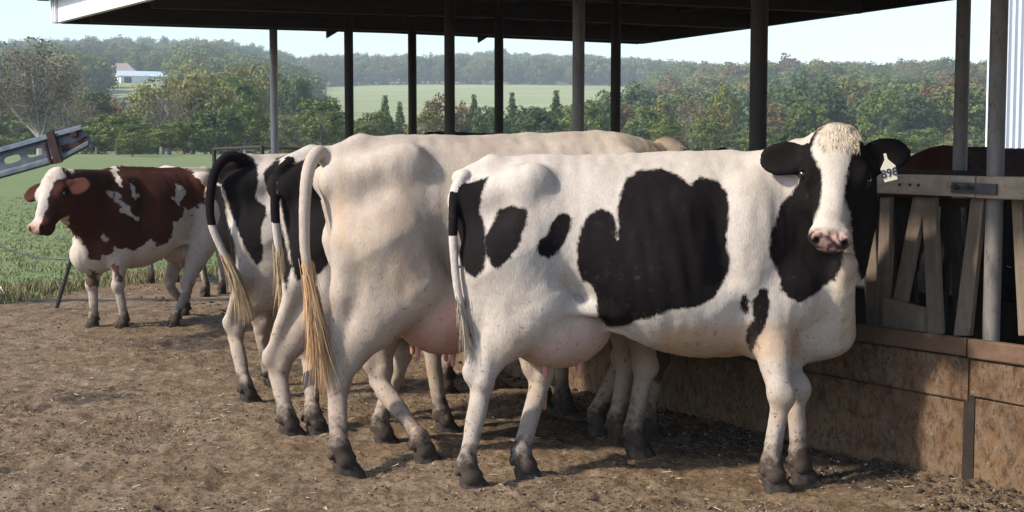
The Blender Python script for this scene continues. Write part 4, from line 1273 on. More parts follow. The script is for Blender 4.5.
def cow(name, label, group, origin, heading, scale=1.0, coat='holstein', hooves=None, hocks=None, poll=None, muz=None, nh=(0, 0, 1),
        tail=None, tail_r=(.030, .017), patches=(), blaze=None, h=.017, xs=1.0, seed=1, switch=None, forelock=None, udder=1.0, tailpat=None,
        all_dark=False, legs_white=True, neckr=1.0, extra=None, headscale=1.0, ears=(0, 0), noleg=(), pink_u=.8, tan=(), neckmid=None, white=(), nose=.35, ragged=1.0, ux=-.30):
    root = empty(name, origin, heading, scale)
    tag(root, label, 'cow', group)
    M = Matrix.Translation(origin) @ Matrix.Rotation(heading, 4, 'Z') @ Matrix.Scale(scale, 4)
    Mi = M.inverted()
    lc = lambda p: np.array(Mi @ Vector(p))
    rot3 = np.array(Mi.to_3x3()) * scale
    f = Field()
    X_ = xs
    T = [(-.77, 1.30, 1.14, .07), (-.72, 1.385, .98, .15), (-.62, 1.430, .86, .215), (-.42, 1.462, .88, .262), (-.26, 1.455, .83, .275), (-.06, 1.450, .70, .335),
         (.16, 1.460, .585, .375), (.38, 1.470, .55, .365), (.56, 1.475, .555, .31), (.72, 1.435, .56, .235), (.86, 1.34, .58, .19), (.98, 1.18, .66, .12)]
    f.loft([(x * X_, a, b, c) for x, a, b, c in T])
    for s in (-1, 1):
        f.el((-.43 * X_, .200 * s, 1.375), (.055, .034, .034), .10)                     # hook bone
        f.el((-.745 * X_, .115 * s, 1.27), (.05, .042, .055), .07)                     # pin bone
        f.rc((-.43 * X_, .180 * s, 1.36), (-.72 * X_, .105 * s, 1.28), .050, .045, .10)  # line between them
        f.el((-.52 * X_, .16 * s, 1.05), (.195, .125, .30), .10)                       # thigh
        f.el((-.20 * X_, .43 * s, 1.22), (.11, .035, .08), .12, sub=True)            # hollow flank
        f.el((-.60 * X_, .265 * s, 1.22), (.07, .045, .07), .09, sub=True)
        f.rc((-.34 * X_, .215 * s, .80), (-.04, .245 * s, .775), .045, .012, .08)      # flank fold
        f.rc((.30 * X_, .40 * s, 1.15), (.36 * X_, .42 * s, .85), .03, .03, .10, sub=True)
        f.el((.60 * X_, .205 * s, 1.13), (.13, .085, .27), .11)                        # shoulder blade
        f.el((.80 * X_, .165 * s, .90), (.10, .095, .13), .10)                         # point of shoulder
        f.rc((.44 * X_, .335 * s, .95), (.40 * X_, .30 * s, 1.32), .03, .02, .0001 + .12, sub=True)
    f.el((.87 * X_, 0, .69), (.19, .15, .17), .10)                                      # brisket
    f.rc((-.60 * X_, 0, 1.435), (.5 * X_, 0, 1.46), .022, .026, .07)                    # spine
    f.rc((-.60 * X_, 0, 1.425), (-.76 * X_, 0, 1.375), .045, .036, .06)                 # tail setting
    if udder:
        u = udder
        f.el((ux * X_, 0, .70), (.25, .205 * u, .165 * u), .018, g='u')
        f.el((-.42 * X_, 0, .76), (.17, .17 * u, .18), .05, g='u')
        f.rc((-.08 * X_, .13, .70), (.32 * X_, .12, .590), .012, .010, .03); f.rc((-.08 * X_, -.13, .70), (.32 * X_, -.12, .590), .012, .010, .03)
    # legs: front right, front left, hind right, hind left
    D_ = [(.70, -.15), (.74, .15), (-.66, -.18), (-.58, .18)]
    H = []
    for i in range(4):
        if hooves is not None and hooves[i] is not None:
            q = lc(hooves[i]); H.append((q[0], q[1]))
        else: H.append((D_[i][0] * X_, D_[i][1]))
    hoofdir = []
    for i, (hx, hy) in enumerate(H):
        s = -1 if i in (0, 2) else 1
        if i in noleg: continue
        if i < 2:
            kn = np.array([hx * .72 + .70 * .28 * X_ + .012, hy * .85 + .165 * s * .15, .43]); fe = np.array([hx - .022, hy, .135])
            f.rc((.79 * X_, .16 * s, .88), (.60 * X_, .175 * s, .74), .125, .105, .09)
            f.rc((.655 * X_, .165 * s, .80), kn, .112, .047, .06)
            f.rc((.60 * X_, .165 * s, .74), (.62 * X_, .165 * s, .62), .07, .05, .07)
            f.el(kn, (.052, .050, .072), .03); f.el(kn + [.022, 0, -.012], (.038, .042, .05), .03)
            f.rc(kn + [0, 0, -.05], fe, .039, .034, .02, n=(0, 1, 0), sq=1.1)
            f.rc(kn + [-.022, 0, -.05], fe + [-.018, 0, .02], .020, .020, .014)
            f.rc(kn + [-.012, .028, -.10], fe + [-.006, .026, .03], .012, .012, .02); f.rc(kn + [-.012, -.028, -.10], fe + [-.006, -.026, .03], .012, .012, .02)
        else:
            if hocks is not None and hocks[i - 2] is not None: hk = lc(hocks[i - 2])
            else: hk = np.array([hx * .55 - .63 * .45 * X_, hy * .9 + .17 * s * .1, .50])
            fe = np.array([hx - .030, hy, .135])
            sf = np.array([(-.40) * X_, .20 * s, .82])
            f.rc((-.50 * X_, .165 * s, 1.0), sf, .19, .125, .08)
            f.rc((-.485 * X_, .185 * s, .84), hk + [.012, 0, .03], .152, .046, .05, n=(0, 1, 0), sq=1.25)
            f.rc(sf + [.02, 0, 0], hk * .45 + sf * .55, .095, .075, .07)
            f.rc((-.68 * X_, .14 * s, 1.0), (-.66 * X_ * .6 + hk[0] * .4 - .02, .16 * s, .78), .075, .055, .08)
            f.rc((-.655 * X_ * .6 + hk[0] * .4 - .02, .16 * s, .78), hk + [-.048, 0, .055], .045, .022, .045)
            f.el(hk, (.055, .042, .072), .03); f.el(hk + [-.050, 0, .045], (.030, .028, .042), .03)
            f.el(hk + [.012, .036, .0], (.028, .018, .035), .02); f.el(hk + [.012, -.036, .0], (.028, .018, .035), .02)
            f.rc(hk + [0, 0, -.05], fe, .040, .034, .02, n=(0, 1, 0), sq=1.15)
            f.rc(hk + [-.026, 0, -.05], fe + [-.018, 0, .02], .020, .020, .014)
            f.rc(hk + [-.010, .026, -.10], fe + [-.006, .025, .03], .012, .012, .02); f.rc(hk + [-.010, -.026, -.10], fe + [-.006, -.025, .03], .012, .012, .02)
        f.el(fe, (.043, .046, .046), .025)
        f.rc(fe, (hx - .004, hy, .082), .036, .042, .015)
        f.rc((hx - .012, hy - .018, .082), (hx - .012, hy + .018, .082), .040, .040, .02)
        f.el(fe + [-.040, .024, -.03], (.014, .012, .018), .010); f.el(fe + [-.040, -.024, -.03], (.014, .012, .018), .010)
    # head
    hs = headscale
    if poll is not None:
        P0 = lc(poll); P1 = lc(muz)
    else:
        P0 = np.array([1.30 * X_, 0, 1.02]); P1 = np.array([1.60, 0, .60])
    U = P1 - P0; U /= np.linalg.norm(U)
    nn = rot3 @ np.array(nh, float) if poll is not None else np.array([.6, 0, .6])
    Nn = nn - (nn @ U) * U; Nn /= np.linalg.norm(Nn); S_ = np.cross(U, Nn)       # u down the face, S_ to its side, Nn out of the forehead
    R = np.stack([U, S_, Nn])                                            # rows: to head frame
    hp = lambda u, s, n: P0 + (U * u + S_ * s + Nn * n) * hs
    E = lambda u, s, n, ru, rs, rn, k, **kw: f.el(hp(u, s, n), (ru * hs, rs * hs, rn * hs), k, R=kw.pop('R', R), **kw)
    nkw = dict(g='b')
    # neck
    side = np.cross((hp(.1, 0, -.1) - np.array([.7, 0, 1.2])), [0, 0, 1.0]); side /= np.linalg.norm(side) + 1e-9
    nb = hp(.13, 0, -.17); nt = hp(.05, 0, -.13); nl = hp(.22, 0, -.22)
    mids = neckmid if neckmid is not None else None
    def nk(a, b, ra, rb, k, sq):
        a = np.array(a, float)
        if mids is not None:
            m_ = (a + b) / 2 + rot3 @ np.array(mids, float)
            f.rc(a, m_, ra, (ra + rb) / 2, k, n=side, sq=sq); f.rc(m_, b, (ra + rb) / 2, rb, k, n=side, sq=sq)
        else: f.rc(a, b, ra, rb, k, n=side, sq=sq)
    nk((.60 * X_, 0, 1.33), nt, .13, .085 * hs, .09, 1.2)
    nk((.74 * X_, 0, 1.12), nb, .25 * neckr, .125 * hs, .10, 1.45)
    nk((.84 * X_, 0, .93), nl, .17 * neckr, .085 * hs, .10, 1.5)
    # skull
    E(.09, 0, -.11, .12, .112, .105, .05, g='h')
    E(.02, 0, -.085, .055, .075, .06, .05, g='h')
    for s in (-1, 1):
        E(.19, .094 * s, -.085, .062, .050, .055, .04, g='h')          # brow and orbit
        E(.205, .140 * s, -.082, .030, .012, .026, .014, g='h', sub=True)
        E(.20, .070 * s, -.19, .105, .045, .085, .05, g='h')           # cheek
    f.rc(hp(.13, 0, -.115), hp(.43, 0, -.095), .106 * hs, .068 * hs, .04, n=S_, sq=1.0, g='h')
    f.rc(hp(.10, 0, -.062), hp(.38, 0, -.052), .062 * hs, .042 * hs, .03, n=Nn, sq=1.0, g='h')   # bridge
    f.rc(hp(.18, 0, -.22), hp(.42, 0, -.145), .062 * hs, .040 * hs, .05, n=S_, sq=1.0, g='h')     # jaw
    E(.475, 0, -.085, .064, .092, .058, .03, g='h')                    # muzzle
    E(.455, 0, -.150, .058, .062, .038, .025, g='h')                   # chin
    for s in (-1, 1):
        E(.492, .052 * s, -.052, .034, .036, .030, .02, g='h')
        E(.516, .058 * s, -.040, .019, .013, .019, .012, g='h', sub=True)   # nostril
    f.rc(hp(.50, -.07, -.138), hp(.50, .07, -.138), .0075 * hs, .0075 * hs, .014, sub=True, g='h')
    # ears
    for s, dr in ((-1, ears[0]), (1, ears[1])):
        a0 = hp(.095, .10 * s, -.12); dv = np.array([U * (.25 + dr) + S_ * s * 1.0 + Nn * -.05])[0]; dv /= np.linalg.norm(dv)
        wv = np.cross(dv, Nn); wv /= np.linalg.norm(wv); tv = np.cross(dv, wv)
        Re = np.stack([dv, wv, tv]); c0 = a0 + dv * .115 * hs
        f.rc(a0 - dv * .01, a0 + dv * .05 * hs, .032 * hs, .034 * hs, .03, g='e')
        f.el(c0, (.108 * hs, .078 * hs, .022 * hs), .018, R=Re, g='e')
        sgn = 1 if tv @ Nn > 0 else -1
        f.el(c0 + dv * .012 * hs + tv * sgn * .022 * hs, (.080 * hs, .052 * hs, .020 * hs), .012, R=Re, g='e', sub=True)
    # tail
    if tail is None: tl = [np.array([-.80 * X_, 0, 1.27]), np.array([-.82 * X_, .01, 1.0]), np.array([-.80 * X_, .01, .72])]
    else: tl = [lc(q) for q in tail]
    tl = [np.array([-.64 * X_, 0, 1.425]), np.array([-.755 * X_, 0, 1.385])] + list(tl)
    # smooth the tail through its points
    tt = []; n_ = len(tl)
    for i in range(n_ - 1):
        p0 = tl[max(i - 1, 0)]; p1 = tl[i]; p2 = tl[i + 1]; p3 = tl[min(i + 2, n_ - 1)]
        for q in np.linspace(0, 1, 5)[:-1]:
            tt.append(.5 * ((2 * p1) + (-p0 + p2) * q + (2 * p0 - 5 * p1 + 4 * p2 - p3) * q * q + (-p0 + 3 * p1 - 3 * p2 + p3) * q ** 3))
    tt.append(tl[-1])
    rads = np.linspace(tail_r[0], tail_r[1], len(tt))
    f.chain(tt, rads, .003, g='t')
    if extra: extra(f, lc, hp)
    V, F, g = f.mesh(h)
    # little unevenness of skin and hair
    V0 = V.copy()
    rib = .0022 * np.cos(2 * np.pi * (V0[:, 0] + .22 * V0[:, 2]) / .088) * np.clip((V0[:, 0] + .10) / .15, 0, 1) * np.clip((.50 - V0[:, 0]) / .12, 0, 1) * np.clip((V0[:, 2] - .72) / .2, 0, 1) * np.clip((1.32 - V0[:, 2]) / .15, 0, 1)
    notail = (f.ev(V0, skip=('t',)) < .02).astype(float)
    V = V + g * notail[:, None] * (vnoise(V0 * 6 + seed, 5) * .0035 + rib + vnoise(V0 * np.array([26, 16, 9]) + seed, 6) * .0030 + vnoise(V0 * 45, 7) * .0011 + (.5 - np.abs(vnoise(V0 * np.array([9, 5, 3.5]) + 3 * seed, 8))) * .0045 + np.clip((V0[:, 0] - .55) / .25, 0, 1) * np.clip((V0[:, 2] - .55) / .2, 0, 1) * (f.ev(V0, only=('h', 'e')) > .03) * (.5 - np.abs(vnoise(V0 * np.array([20, 20, 3.2]), 9))) * .011)[:, None]
    me = np_mesh('body', V, F)
    # coat attributes
    Mw = np.array(M); W_ = V @ Mw[:3, :3].T + Mw[:3, 3]
    pp = proj(W_); depth = W_[:, 1]; pxm = depth / FPX / scale
    dh = f.ev(V, only=('h',)); de = f.ev(V, only=('e',)); dt = f.ev(V, only=('t',)); db = f.ev(V, only=('b',)); du = f.ev(V, only=('u',)) if udder else np.full(len(V), 1.)
    pat = np.full(len(V), -1.0)
    wob = np.stack([vnoise(V * 12, 31), vnoise(V * 12, 32)], 1) * 1.3 * ragged + np.stack([vnoise(V * 30, 33), vnoise(V * 30, 34)], 1) * (ragged - .6) * 1.4
    ish = (dh < np.minimum(db, .03)) | (dh < .006)
    ise = (de < dh) & (de < db) & (de < .02)
    ist = (dt < .010) & (V[:, 0] < -.70 * X_) & (db > .012)
    body = ~(ish | ise | ist)
    for pg in patches: pat = np.where(body, np.maximum(pat, poly_sd(pp + wob, pg) * pxm), pat)
    if all_dark: pat = np.where(body | ise | ish, 1.0, pat)
    for wg in white: pat = np.where(body, np.minimum(pat, -poly_sd(pp + wob, wg) * pxm), pat)
    q = (V - P0) @ R.T / hs
    if blaze is not None:
        b_ = -poly_sd(pp + wob * .4, blaze) * pxm
        b_ = np.where(q[:, 2] > -.20, b_, .5)
        pat = np.where(ish, b_, pat); pat = np.where(ise, .5, pat)
    if tailpat is not None: pat = np.where(ist, tailpat(V, W_, pp), pat)
    if coat == 'white' : pat[:] = -1
    fattr(me, 'pat', pat)
    pink = np.zeros(len(V))
    if udder: pink = np.clip((db - .006) / .03, 0, 1) * (du < .01) * pink_u * np.clip((.90 - V[:, 2]) / .10 , 0, 1)
    mzl = np.clip((q[:, 0] - .455) / .03, 0, 1) * ish
    spots = np.clip(vnoise(V * 60, 77) * 4 + .4, 0, 1)
    pink = np.maximum(pink, mzl * .75)
    pink = np.maximum(pink, ise * (de < .01) * .0)
    fattr(me, 'pink', np.clip(pink, 0, 1))
    nost = np.zeros(len(V))
    for s in (-1, 1):
        dn = np.sqrt(((q[:, 0] - .514) / .024) ** 2 + ((q[:, 1] - .058 * s) / .019) ** 2 + ((q[:, 2] + .044) / .024) ** 2)
        nost = np.maximum(nost, np.clip(1.6 - dn, 0, 1))
        de_ = np.sqrt(((q[:, 0] - .205) / .036) ** 2 + ((q[:, 1] - .137 * s) / .03) ** 2 + ((q[:, 2] + .082) / .030) ** 2)
        nost = np.maximum(nost, np.clip((1.25 - de_) * 3, 0, 1))
    mouth = np.clip(1 - np.abs(q[:, 2] + .138) / .010, 0, 1) * (q[:, 0] > .44) * ish * .8
    fattr(me, 'dk', np.clip(np.maximum(np.maximum(nost, mouth), mzl * spots * nose), 0, 1))
    tn = np.zeros(len(V))
    for (pg, a_) in tan: tn = np.maximum(tn, np.clip(poly_sd(pp, pg) * pxm / .05 + .3, 0, 1) * a_)
    fattr(me, 'tan', tn)
    link('body', me, M_COAT[coat], root, True)
    for i, (hx, hy) in enumerate(H):
        if i in noleg: continue
        o = link('hoof', HOOF, None, root); o.location = (hx, hy, -.004)
        o.rotation_euler = (0, 0, (.12 if hy > 0 else -.12)); 
    for s in (-1, 1):
        o = link('eye', EYE, None, root); o.location = hp(.205, .131 * s, -.080); o.scale = (hs,) * 3
    if udder:
        for (x, y) in ((-.20, -.075), (-.20, .075), (-.36, -.07), (-.36, .07)):
            o = link('teat', TEAT, None, root)
            # underside of the udder there
            zz = np.linspace(.35, .8, 60); dd = f.ev(np.stack([zz * 0 + x * X_, zz * 0 + y, zz], 1)); k = np.argmax(dd < 0)
            o.location = (x * X_, y, zz[k] - .004)
    if switch is not None:
        mat, L_, n, spread = switch
        rng = np.random.default_rng(seed); a, b = tt[-4], tt[-1]
        t = rng.uniform(0, 1, n)[:, None]; rt = a + (b - a) * t + rng.normal(size=(n, 3)) * .012
        dd = (b - a) / np.linalg.norm(b - a) + rng.normal(size=(n, 3)) * spread
        dd /= np.linalg.norm(dd, axis=1, keepdims=True)
        strands('tail_switch', rt, dd, L_, .0026, mat, root, .16, 1.3, 6, seed)
    if forelock is not None:
        mat, n, L_ = forelock
        rng = np.random.default_rng(seed + 5)
        sel = np.where(ish & (q[:, 0] < .11) & (np.abs(q[:, 1]) < .085) & (q[:, 2] > -.16))[0]
        if len(sel):
            i_ = rng.choice(sel, n); rt = V[i_] + g[i_] * .001
            dd = g[i_] * .22 + U * .8 + rng.normal(size=(n, 3)) * .22; dd /= np.linalg.norm(dd, axis=1, keepdims=True)
            strands('forelock', rt, dd, L_, .0012, mat, root, .5, .3, 4, seed)
    return root, dict(hp=hp, U=U, S=S_, N=Nn, M=M, V=V, H=H, f=f)
def zz(P_, ox, oy, sc):          # list of points read off an enlargement
    return [(ox + x / sc, oy + y / sc) for x, y in P_]
YARD = 'dairy cows standing in the yard at the feed bunk'
# --- the big spotted cow that looks at the camera
p898 = [
    zz([(100,55),(85,95),(82,130),(92,170),(95,210),(90,245),(72,265),(52,250),(30,200),(24,150),(26,100),(34,72),(70,60)], 440, 150, 2.046),
    zz([(125,120),(150,115),(172,120),(181,140),(172,170),(160,195),(140,225),(118,250),(102,240),(92,205),(90,180),(102,155),(115,135)], 440, 150, 2.046),
    zz([(245,130),(262,128),(271,140),(268,165),(255,190),(238,210),(222,222),(205,220),(195,208),(203,188),(220,165),(230,145)], 440, 150, 2.046),
    zz([(250,88),(265,78),(300,76),(325,88),(335,95),(345,84),(370,90),(380,105),(383,130),(378,155),(384,190),(382,205),(365,240),(345,252),(310,255),(295,262),(265,268),(245,278),(225,278),(213,262),(210,225),(203,220),(195,218),(188,200),(188,180),(193,150),(205,132),(220,126),(231,132),(237,145),(237,168),(239,168),(241,120)], 430, 110, 1.28),
    zz([(483,70),(470,95),(450,120),(440,150),(434,175),(436,190),(447,215),(455,238),(470,248),(490,240),(505,225),(520,220),(530,190),(545,100),(520,40)], 430, 110, 1.28),
    [(848,170),(900,150),(905,215),(873,262),(868,282),(862,288),(857,262),(852,235)],
    zz([(400,236),(406,233),(410,245),(405,262),(398,252)], 430, 110, 1.28),
    zz([(420,228),(432,226),(436,245),(430,270),(422,290),(413,310),(404,298),(405,280),(412,265),(413,245)], 430, 110, 1.28),
]
blaze898 = zz([(262,90),(285,40),(370,40),(385,120),(380,150),(355,185),(345,230),(335,280),(330,310),(345,350),(375,380),(382,420),(366,475),(320,490),(250,480),(222,440),(222,410),(240,375),(255,340),(262,290),(262,240),(250,210),(235,180),(228,155),(240,120)], 740, 100, 3.2)
Y8 = 6.42
c898, i898 = cow('spotted_cow', 'large white cow with black patches and ear tag 898 facing the camera', YARD,
    (P(621, 300, Y8).x, Y8, 0), 0.0, 1.0, 'holstein',
    hooves=[G(776, 494), G(803, 484), G(474, 495), G(528, 484)],
    hocks=[P(481, 383, 6.22), P(540, 376, 6.52)],
    poll=P(841, 126, 6.06), muz=P(832, 243, 5.84), nh=(-.10, -1, .25),
    tail=[P(465, 176, 6.36), P(456, 190, 6.28), P(453, 230, 6.22), P(457, 285, 6.20), P(464, 318, 6.20)], tail_r=(.032, .015),
    patches=p898, blaze=blaze898, xs=.975, h=.0115, seed=3, switch=(M_HAIR_G, .20, 300, .05), forelock=(M_HAIR_C, 900, .030), ragged=1.5,
    tailpat=lambda V, W, pp: np.where((pp[:, 1] > 192) & (pp[:, 1] < 235), .05, -.05) , ears=(-.62, -.02), udder=1.22, nose=.9,
    tan=[([(660,325),(800,318),(805,362),(660,362)], .75), ([(830,240),(862,240),(866,372),(838,372)], .35), (([(770,395),(800,395),(800,425),(770,425)]), .5), ([(500,330),(530,330),(545,400),(510,400)], .4)],  # belly tan holds warm bounce light and dirt in the coat colour
    neckr=1.0, pink_u=.55, headscale=1.02,
    extra=lambda f, lc, hp: (f.rc(lc(P(848, 262, 6.10)), lc(P(836, 335, 6.36)), .035, .075, .09), f.rc(lc(P(853, 215, 6.22)), lc(P(852, 270, 6.28)), .105, .06, .07),
                             f.rc(lc(P(800, 190, 6.35)), lc(P(842, 185, 6.2)), .19, .14, .08)))
# ear tag
def ear_tag(root, info, px, py, Y, txt):
    M = info['M']; c = P(px, py, Y); lc = M.inverted() @ c
    t = empty('ear_tag', lc); t.parent = root
    rz = Matrix.Rotation(math.radians(-14), 3, 'Y')
    s = Y / FPX
    out = [(-6.5, 9), (-7.5, -5), (-4, -9.5), (-1.5, -13), (-1.2, -19), (1.2, -19), (1.5, -13), (4, -9.5), (7.5, -5), (6.5, 9)]
    V = [rz @ Vector((x * s, y_, -z * s)) for y_ in (-.0015, .0015) for x, z in out]; n = len(out)
    F = [tuple(range(n)), tuple(range(2 * n - 1, n - 1, -1))] + [(i, i + n, (i + 1) % n + n, (i + 1) % n) for i in range(n)]
    m = NT('tag_plastic'); mt = m.done((.78, .74, .60), .45, None, .4)
    mb = MB(); mb.add(V, F); mb.build('tag_plate', mt, t)
    cu = bpy.data.curves.new('tag_number', 'FONT'); cu.body = txt; cu.size = 11.5 * s; cu.extrude = .0006; cu.offset = .0006; cu.align_x = 'CENTER'; cu.align_y = 'CENTER'
    to = bpy.data.objects.new('tag_number', cu)
    dg_ = None
    COL.objects.link(to); bpy.context.view_layer.update()
    me = bpy.data.meshes.new_from_object(to.evaluated_get(bpy.context.evaluated_depsgraph_get())); bpy.data.objects.remove(to)
    m = NT('tag_ink'); me.materials.clear(); me.materials.append(m.done((.03, .03, .06), .6))
    o = link('tag_number', me, None, t); o.rotation_euler = (rz @ Matrix.Rotation(math.pi / 2, 3, 'X')).to_euler(); o.location = rz @ Vector((0, -.0035, -1.2 * s))
    return t
ear_tag(c898, i898, 889, 172, 5.97, '898')

# --- the cream white cow behind her
cow('white_cow', 'cream white cow with full pink udder behind the spotted cow', YARD,
    (-.10, 6.86, 0), math.radians(14), 1.065, 'white',
    hooves=[G(638, 459), G(621, 448), G(347, 479), G(427, 468)],
    hocks=[P(338, 383, 6.53), P(380, 372, 6.85)],
    poll=P(680, 137, 7.25), muz=P(722, 205, 7.55), nh=(.3, -.2, 1),
    tail=[P(318, 153, 6.62), P(309, 168, 6.56), P(305, 200, 6.52), P(305, 250, 6.50), P(311, 290, 6.48)], tail_r=(.038, .019),
    h=.0135, seed=5, switch=(M_HAIR_T, .42, 600, .04), forelock=(M_HAIR_C, 200, .05), udder=1.38, ux=-.22, pink_u=1.0,
    tan=[([(333,165),(352,160),(352,260),(333,240)], .45), ([(350,210),(400,200),(400,250),(360,250)], .3), ([(640,125),(720,125),(720,165),(640,165)], .5), ([(395,210),(440,230),(420,300),(380,280)], .3)])
# --- cow hidden between them
cow('black_white_cow', 'mostly hidden black and white cow whose legs show behind the white cow', YARD,
    (.08, 7.55, 0), math.radians(12), 1.0, 'holstein_dim',
    hooves=[G(600, 439), G(652, 443), G(386, 449), G(447, 436)],
    poll=P(735, 150, 8.0), muz=P(772, 215, 8.2), nh=(.5, -.3, 1),
    patches=[[(640, 200), (672, 200), (672, 372), (658, 385), (645, 372)], [(380, 150), (560, 150), (560, 300), (470, 330), (400, 260)], [(690, 140), (790, 140), (790, 260), (690, 260)]],
    blaze=[(760, 160), (770, 160), (775, 200), (765, 200)], h=.020, seed=6, tan=[([(370,370),(460,350),(460,400),(370,400)], .4)])
# --- second and third from the left of the row
p4 = [zz([(338,92),(400,75),(470,50),(520,60),(530,400),(480,455),(430,470),(400,480),(380,430),(365,330),(345,230),(325,160)], 180, 140, 3.413),
      zz([(270,110),(320,70),(345,62),(332,110),(318,160),(318,230),(338,250),(352,330),(378,430),(365,520),(340,430),(312,330),(285,290),(262,200)], 180, 140, 3.413),
      [(345, 150), (420, 150), (430, 240), (360, 260)]]
cow('black_rump_cow', 'black and white cow with dark rump directly left of the white cow', YARD,
    (-.50, 7.72, 0), math.radians(24), 1.03, 'holstein_dim',
    hooves=[G(545, 410), G(566, 419), G(292, 440), G(319, 439)], hocks=[P(279, 366, 7.28), P(311, 354, 7.48)],
    tail=[P(290, 163, 7.38), P(278, 175, 7.32), P(275, 205, 7.30), P(277, 235, 7.30), P(281, 262, 7.30)], tail_r=(.036, .018),
    patches=p4, h=.0155, seed=8, switch=(M_HAIR_B, .30, 360, .045), tailpat=lambda V, W, pp: np.where(pp[:, 1] < 222, .05, -.05), tan=[([(262,290),(330,290),(330,380),(262,380)], .25)])
p3 = [zz([(140,45),(210,38),(255,62),(262,90),(272,140),(258,180),(262,205),(290,225),(298,260),(275,300),(278,345),(285,370),(283,410),(265,430),(245,410),(222,370),(196,310),(172,240),(158,190),(140,150),(100,140)], 180, 140, 3.413),
      zz([(60,120),(140,160),(150,200),(168,290),(188,360),(192,420),(175,440),(150,400),(110,320),(60,260)], 180, 140, 3.413),
      zz([(285,110),(330,60),(360,50),(400,60),(330,120),(300,180)], 180, 140, 3.413)]
cow('raised_tail_cow', 'black and white cow holding its black tail out at the far end of the row', YARD,
    (-1.02, 8.57, 0), math.radians(27), 1.0, 'holstein_dim',
    hooves=[G(447, 398), None, G(251, 407), G(274, 390)], hocks=[P(236, 330, 8.28), P(262, 322, 8.6)],
    tail=[P(243, 160, 8.20), P(228, 157, 8.12), P(215, 172, 8.05), P(210, 200, 8.02), P(212, 225, 8.0), P(222, 250, 8.0), P(228, 262, 8.0)], tail_r=(.037, .019),
    patches=p3, h=.0155, seed=9, switch=(M_HAIR_B, .34, 420, .055), tailpat=lambda V, W, pp: np.where(pp[:, 1] < 226, .05, -.05),
    tan=[([(225,285),(262,285),(262,345),(225,345)], .4)])
# --- red and white cow
pr = [zz([(140,95),(165,60),(190,50),(235,62),(262,104),(280,108),(255,60),(300,40),(400,50),(440,75),(475,115),(478,150),(455,165),(445,180),(425,165),(420,185),(400,205),(385,235),(360,250),(330,245),(310,265),(300,270),(275,262),(250,262),(235,275),(215,290),(195,285),(170,240),(150,235),(140,200),(130,150)], 10, 140, 2.438),
      zz([(180,325),(222,325),(220,352),(185,352)], 10, 140, 2.438), zz([(252,300),(268,305),(275,345),(258,350)], 10, 140, 2.438),
      zz([(385,235),(372,260),(350,258),(345,240)], 10, 140, 2.438)]
wr = [zz([(233,125),(262,136),(292,165),(312,192),(302,203),(278,172),(258,150)], 10, 140, 2.438),
      zz([(290,102),(300,106),(312,142),(302,146)], 10, 140, 2.438), zz([(225,230),(238,236),(236,248),(226,242)], 10, 140, 2.438),
      zz([(405,110),(425,125),(432,150),(418,160),(404,140)], 10, 140, 2.438)]
blr = zz([(72,60),(125,60),(134,90),(112,92),(98,125),(88,170),(78,200),(68,240),(20,240),(22,205),(48,190),(60,160),(66,125),(58,110),(60,80)], 10, 140, 2.438)
hd = math.radians(180 + 44)
cow('red_white_cow', 'red and white cow with white blaze standing apart at the left', None,
    (-2.98, 11.86, 0.02), hd, .90, 'red',
    hooves=[G(92, 333), G(122, 334), G(183, 322), G(173, 332)], hocks=[P(170, 282, 12.0), P(187, 286, 11.75)],
    poll=P(51, 167, 10.75), muz=P(31, 231, 10.45), nh=(-.42, -.9, .35),
    tail=[P(200, 182, 12.2), P(204, 188, 12.0), P(208, 190, 11.9)], tail_r=(.042, .03),
    patches=pr, white=wr, blaze=blr, h=.0165, xs=.82, ragged=3.0, seed=11, forelock=(M_HAIR_C, 160, .045), udder=.85, pink_u=.6, headscale=1.12, tailpat=lambda V, W, pp: np.full(len(V), .05),
    tan=[([(190,180),(215,180),(215,198),(190,198)], .9)])
cow('patched_cow', 'white backed cow with black patches half hidden behind the red cow', None,
    (-3.40, 14.45, 0.03), math.radians(124), .87, 'holstein_dim',
    hooves=[None, None, G(222, 299), G(205, 301)],
    patches=[[(203, 215), (213, 215), (214, 245), (209, 258), (203, 262)], [(203, 268), (212, 262), (222, 285), (205, 285)], [(60, 160), (150, 160), (150, 300), (60, 300)]],
    h=.022, seed=12)
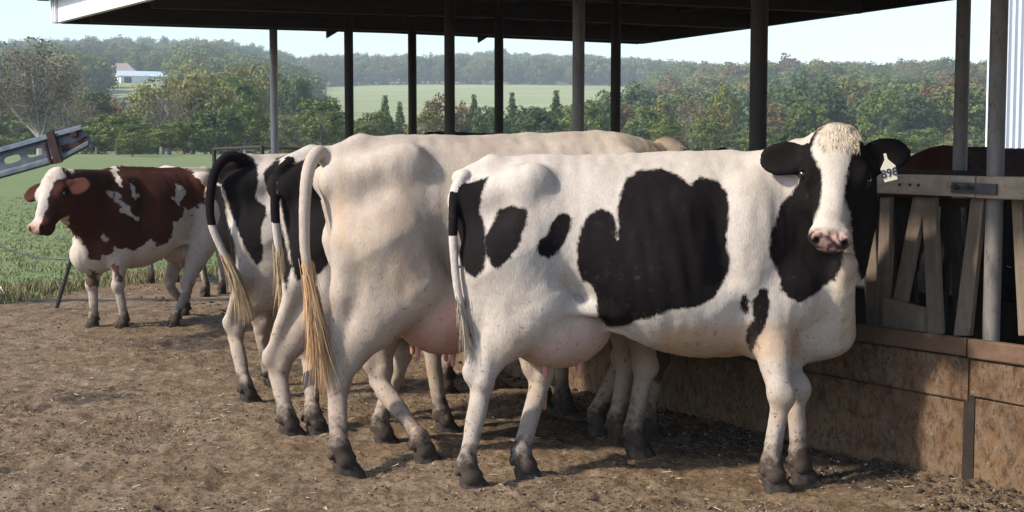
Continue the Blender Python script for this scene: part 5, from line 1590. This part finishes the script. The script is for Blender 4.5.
# --- cows across the bunk, in the shade
FAR = 'cows feeding from the far side of the bunk'
hf = math.atan2(-PERP.y, -PERP.x)
cow('brown_cow', 'dark red brown cow feeding behind the slats under the roof', FAR, (3.17, 9.20, 0), hf, 1.02, 'brown', all_dark=True, h=.022, seed=14, white=[[(936, 205), (952, 205), (930, 296), (914, 290)]],
    poll=(2.05, 8.45, 1.12), muz=(1.75, 8.25, .72), nh=(-.6, -.4, .7), blaze=[(885, 150), (900, 150), (890, 215), (850, 215), (862, 180)])
cow('grey_cow', 'dirty white cow feeding beside the brown one behind the right hand post', FAR, (3.62, 8.30, 0), hf + .05, 1.0, 'holstein_dim', h=.022, seed=15, patches=[[(860, 190), (1200, 190), (1200, 460), (860, 460)]], blaze=[(0, 0), (1, 0), (0, 1)],
    poll=(2.66, 7.62, 1.08), muz=(2.34, 7.42, .68), nh=(-.6, -.4, .7))
cow('black_cow', 'black cow across the bunk showing only its back above the white cow', FAR, (-.20, 13.6, .0), hf, 1.12, 'holstein_dim', all_dark=True, h=.024, seed=16)
cow('dark_cow', 'black cow in the shade behind the slats at the right edge', FAR, (4.25, 7.3, 0), hf, .98, 'holstein_dim', all_dark=True, h=.024, seed=17,
    poll=(3.1, 6.95, .95), muz=(2.75, 6.75, .6), nh=(-.6, -.4, .7))
# ------------------------------------------------------------------ air
hz = MB().box((0, 0, 0), (1, 1, 1)).mesh('haze')
hm = bpy.data.materials.new('air_haze'); hm.use_nodes = True
t_ = hm.node_tree; t_.nodes.clear()
ho = t_.nodes.new('ShaderNodeOutputMaterial'); pv = t_.nodes.new('ShaderNodeVolumePrincipled')
pv.inputs['Color'].default_value = (0.80, 0.92, 1.0, 1); pv.inputs['Density'].default_value = 0.00046; pv.inputs['Anisotropy'].default_value = 0.0
t_.links.new(pv.outputs[0], ho.inputs['Volume'])
haze = link('haze', hz, hm)
haze.scale = (3600, 1900, 128); haze.location = (0, 640, 60)
tag(haze, 'thin pale blue daylight haze over the valley', kind='stuff')
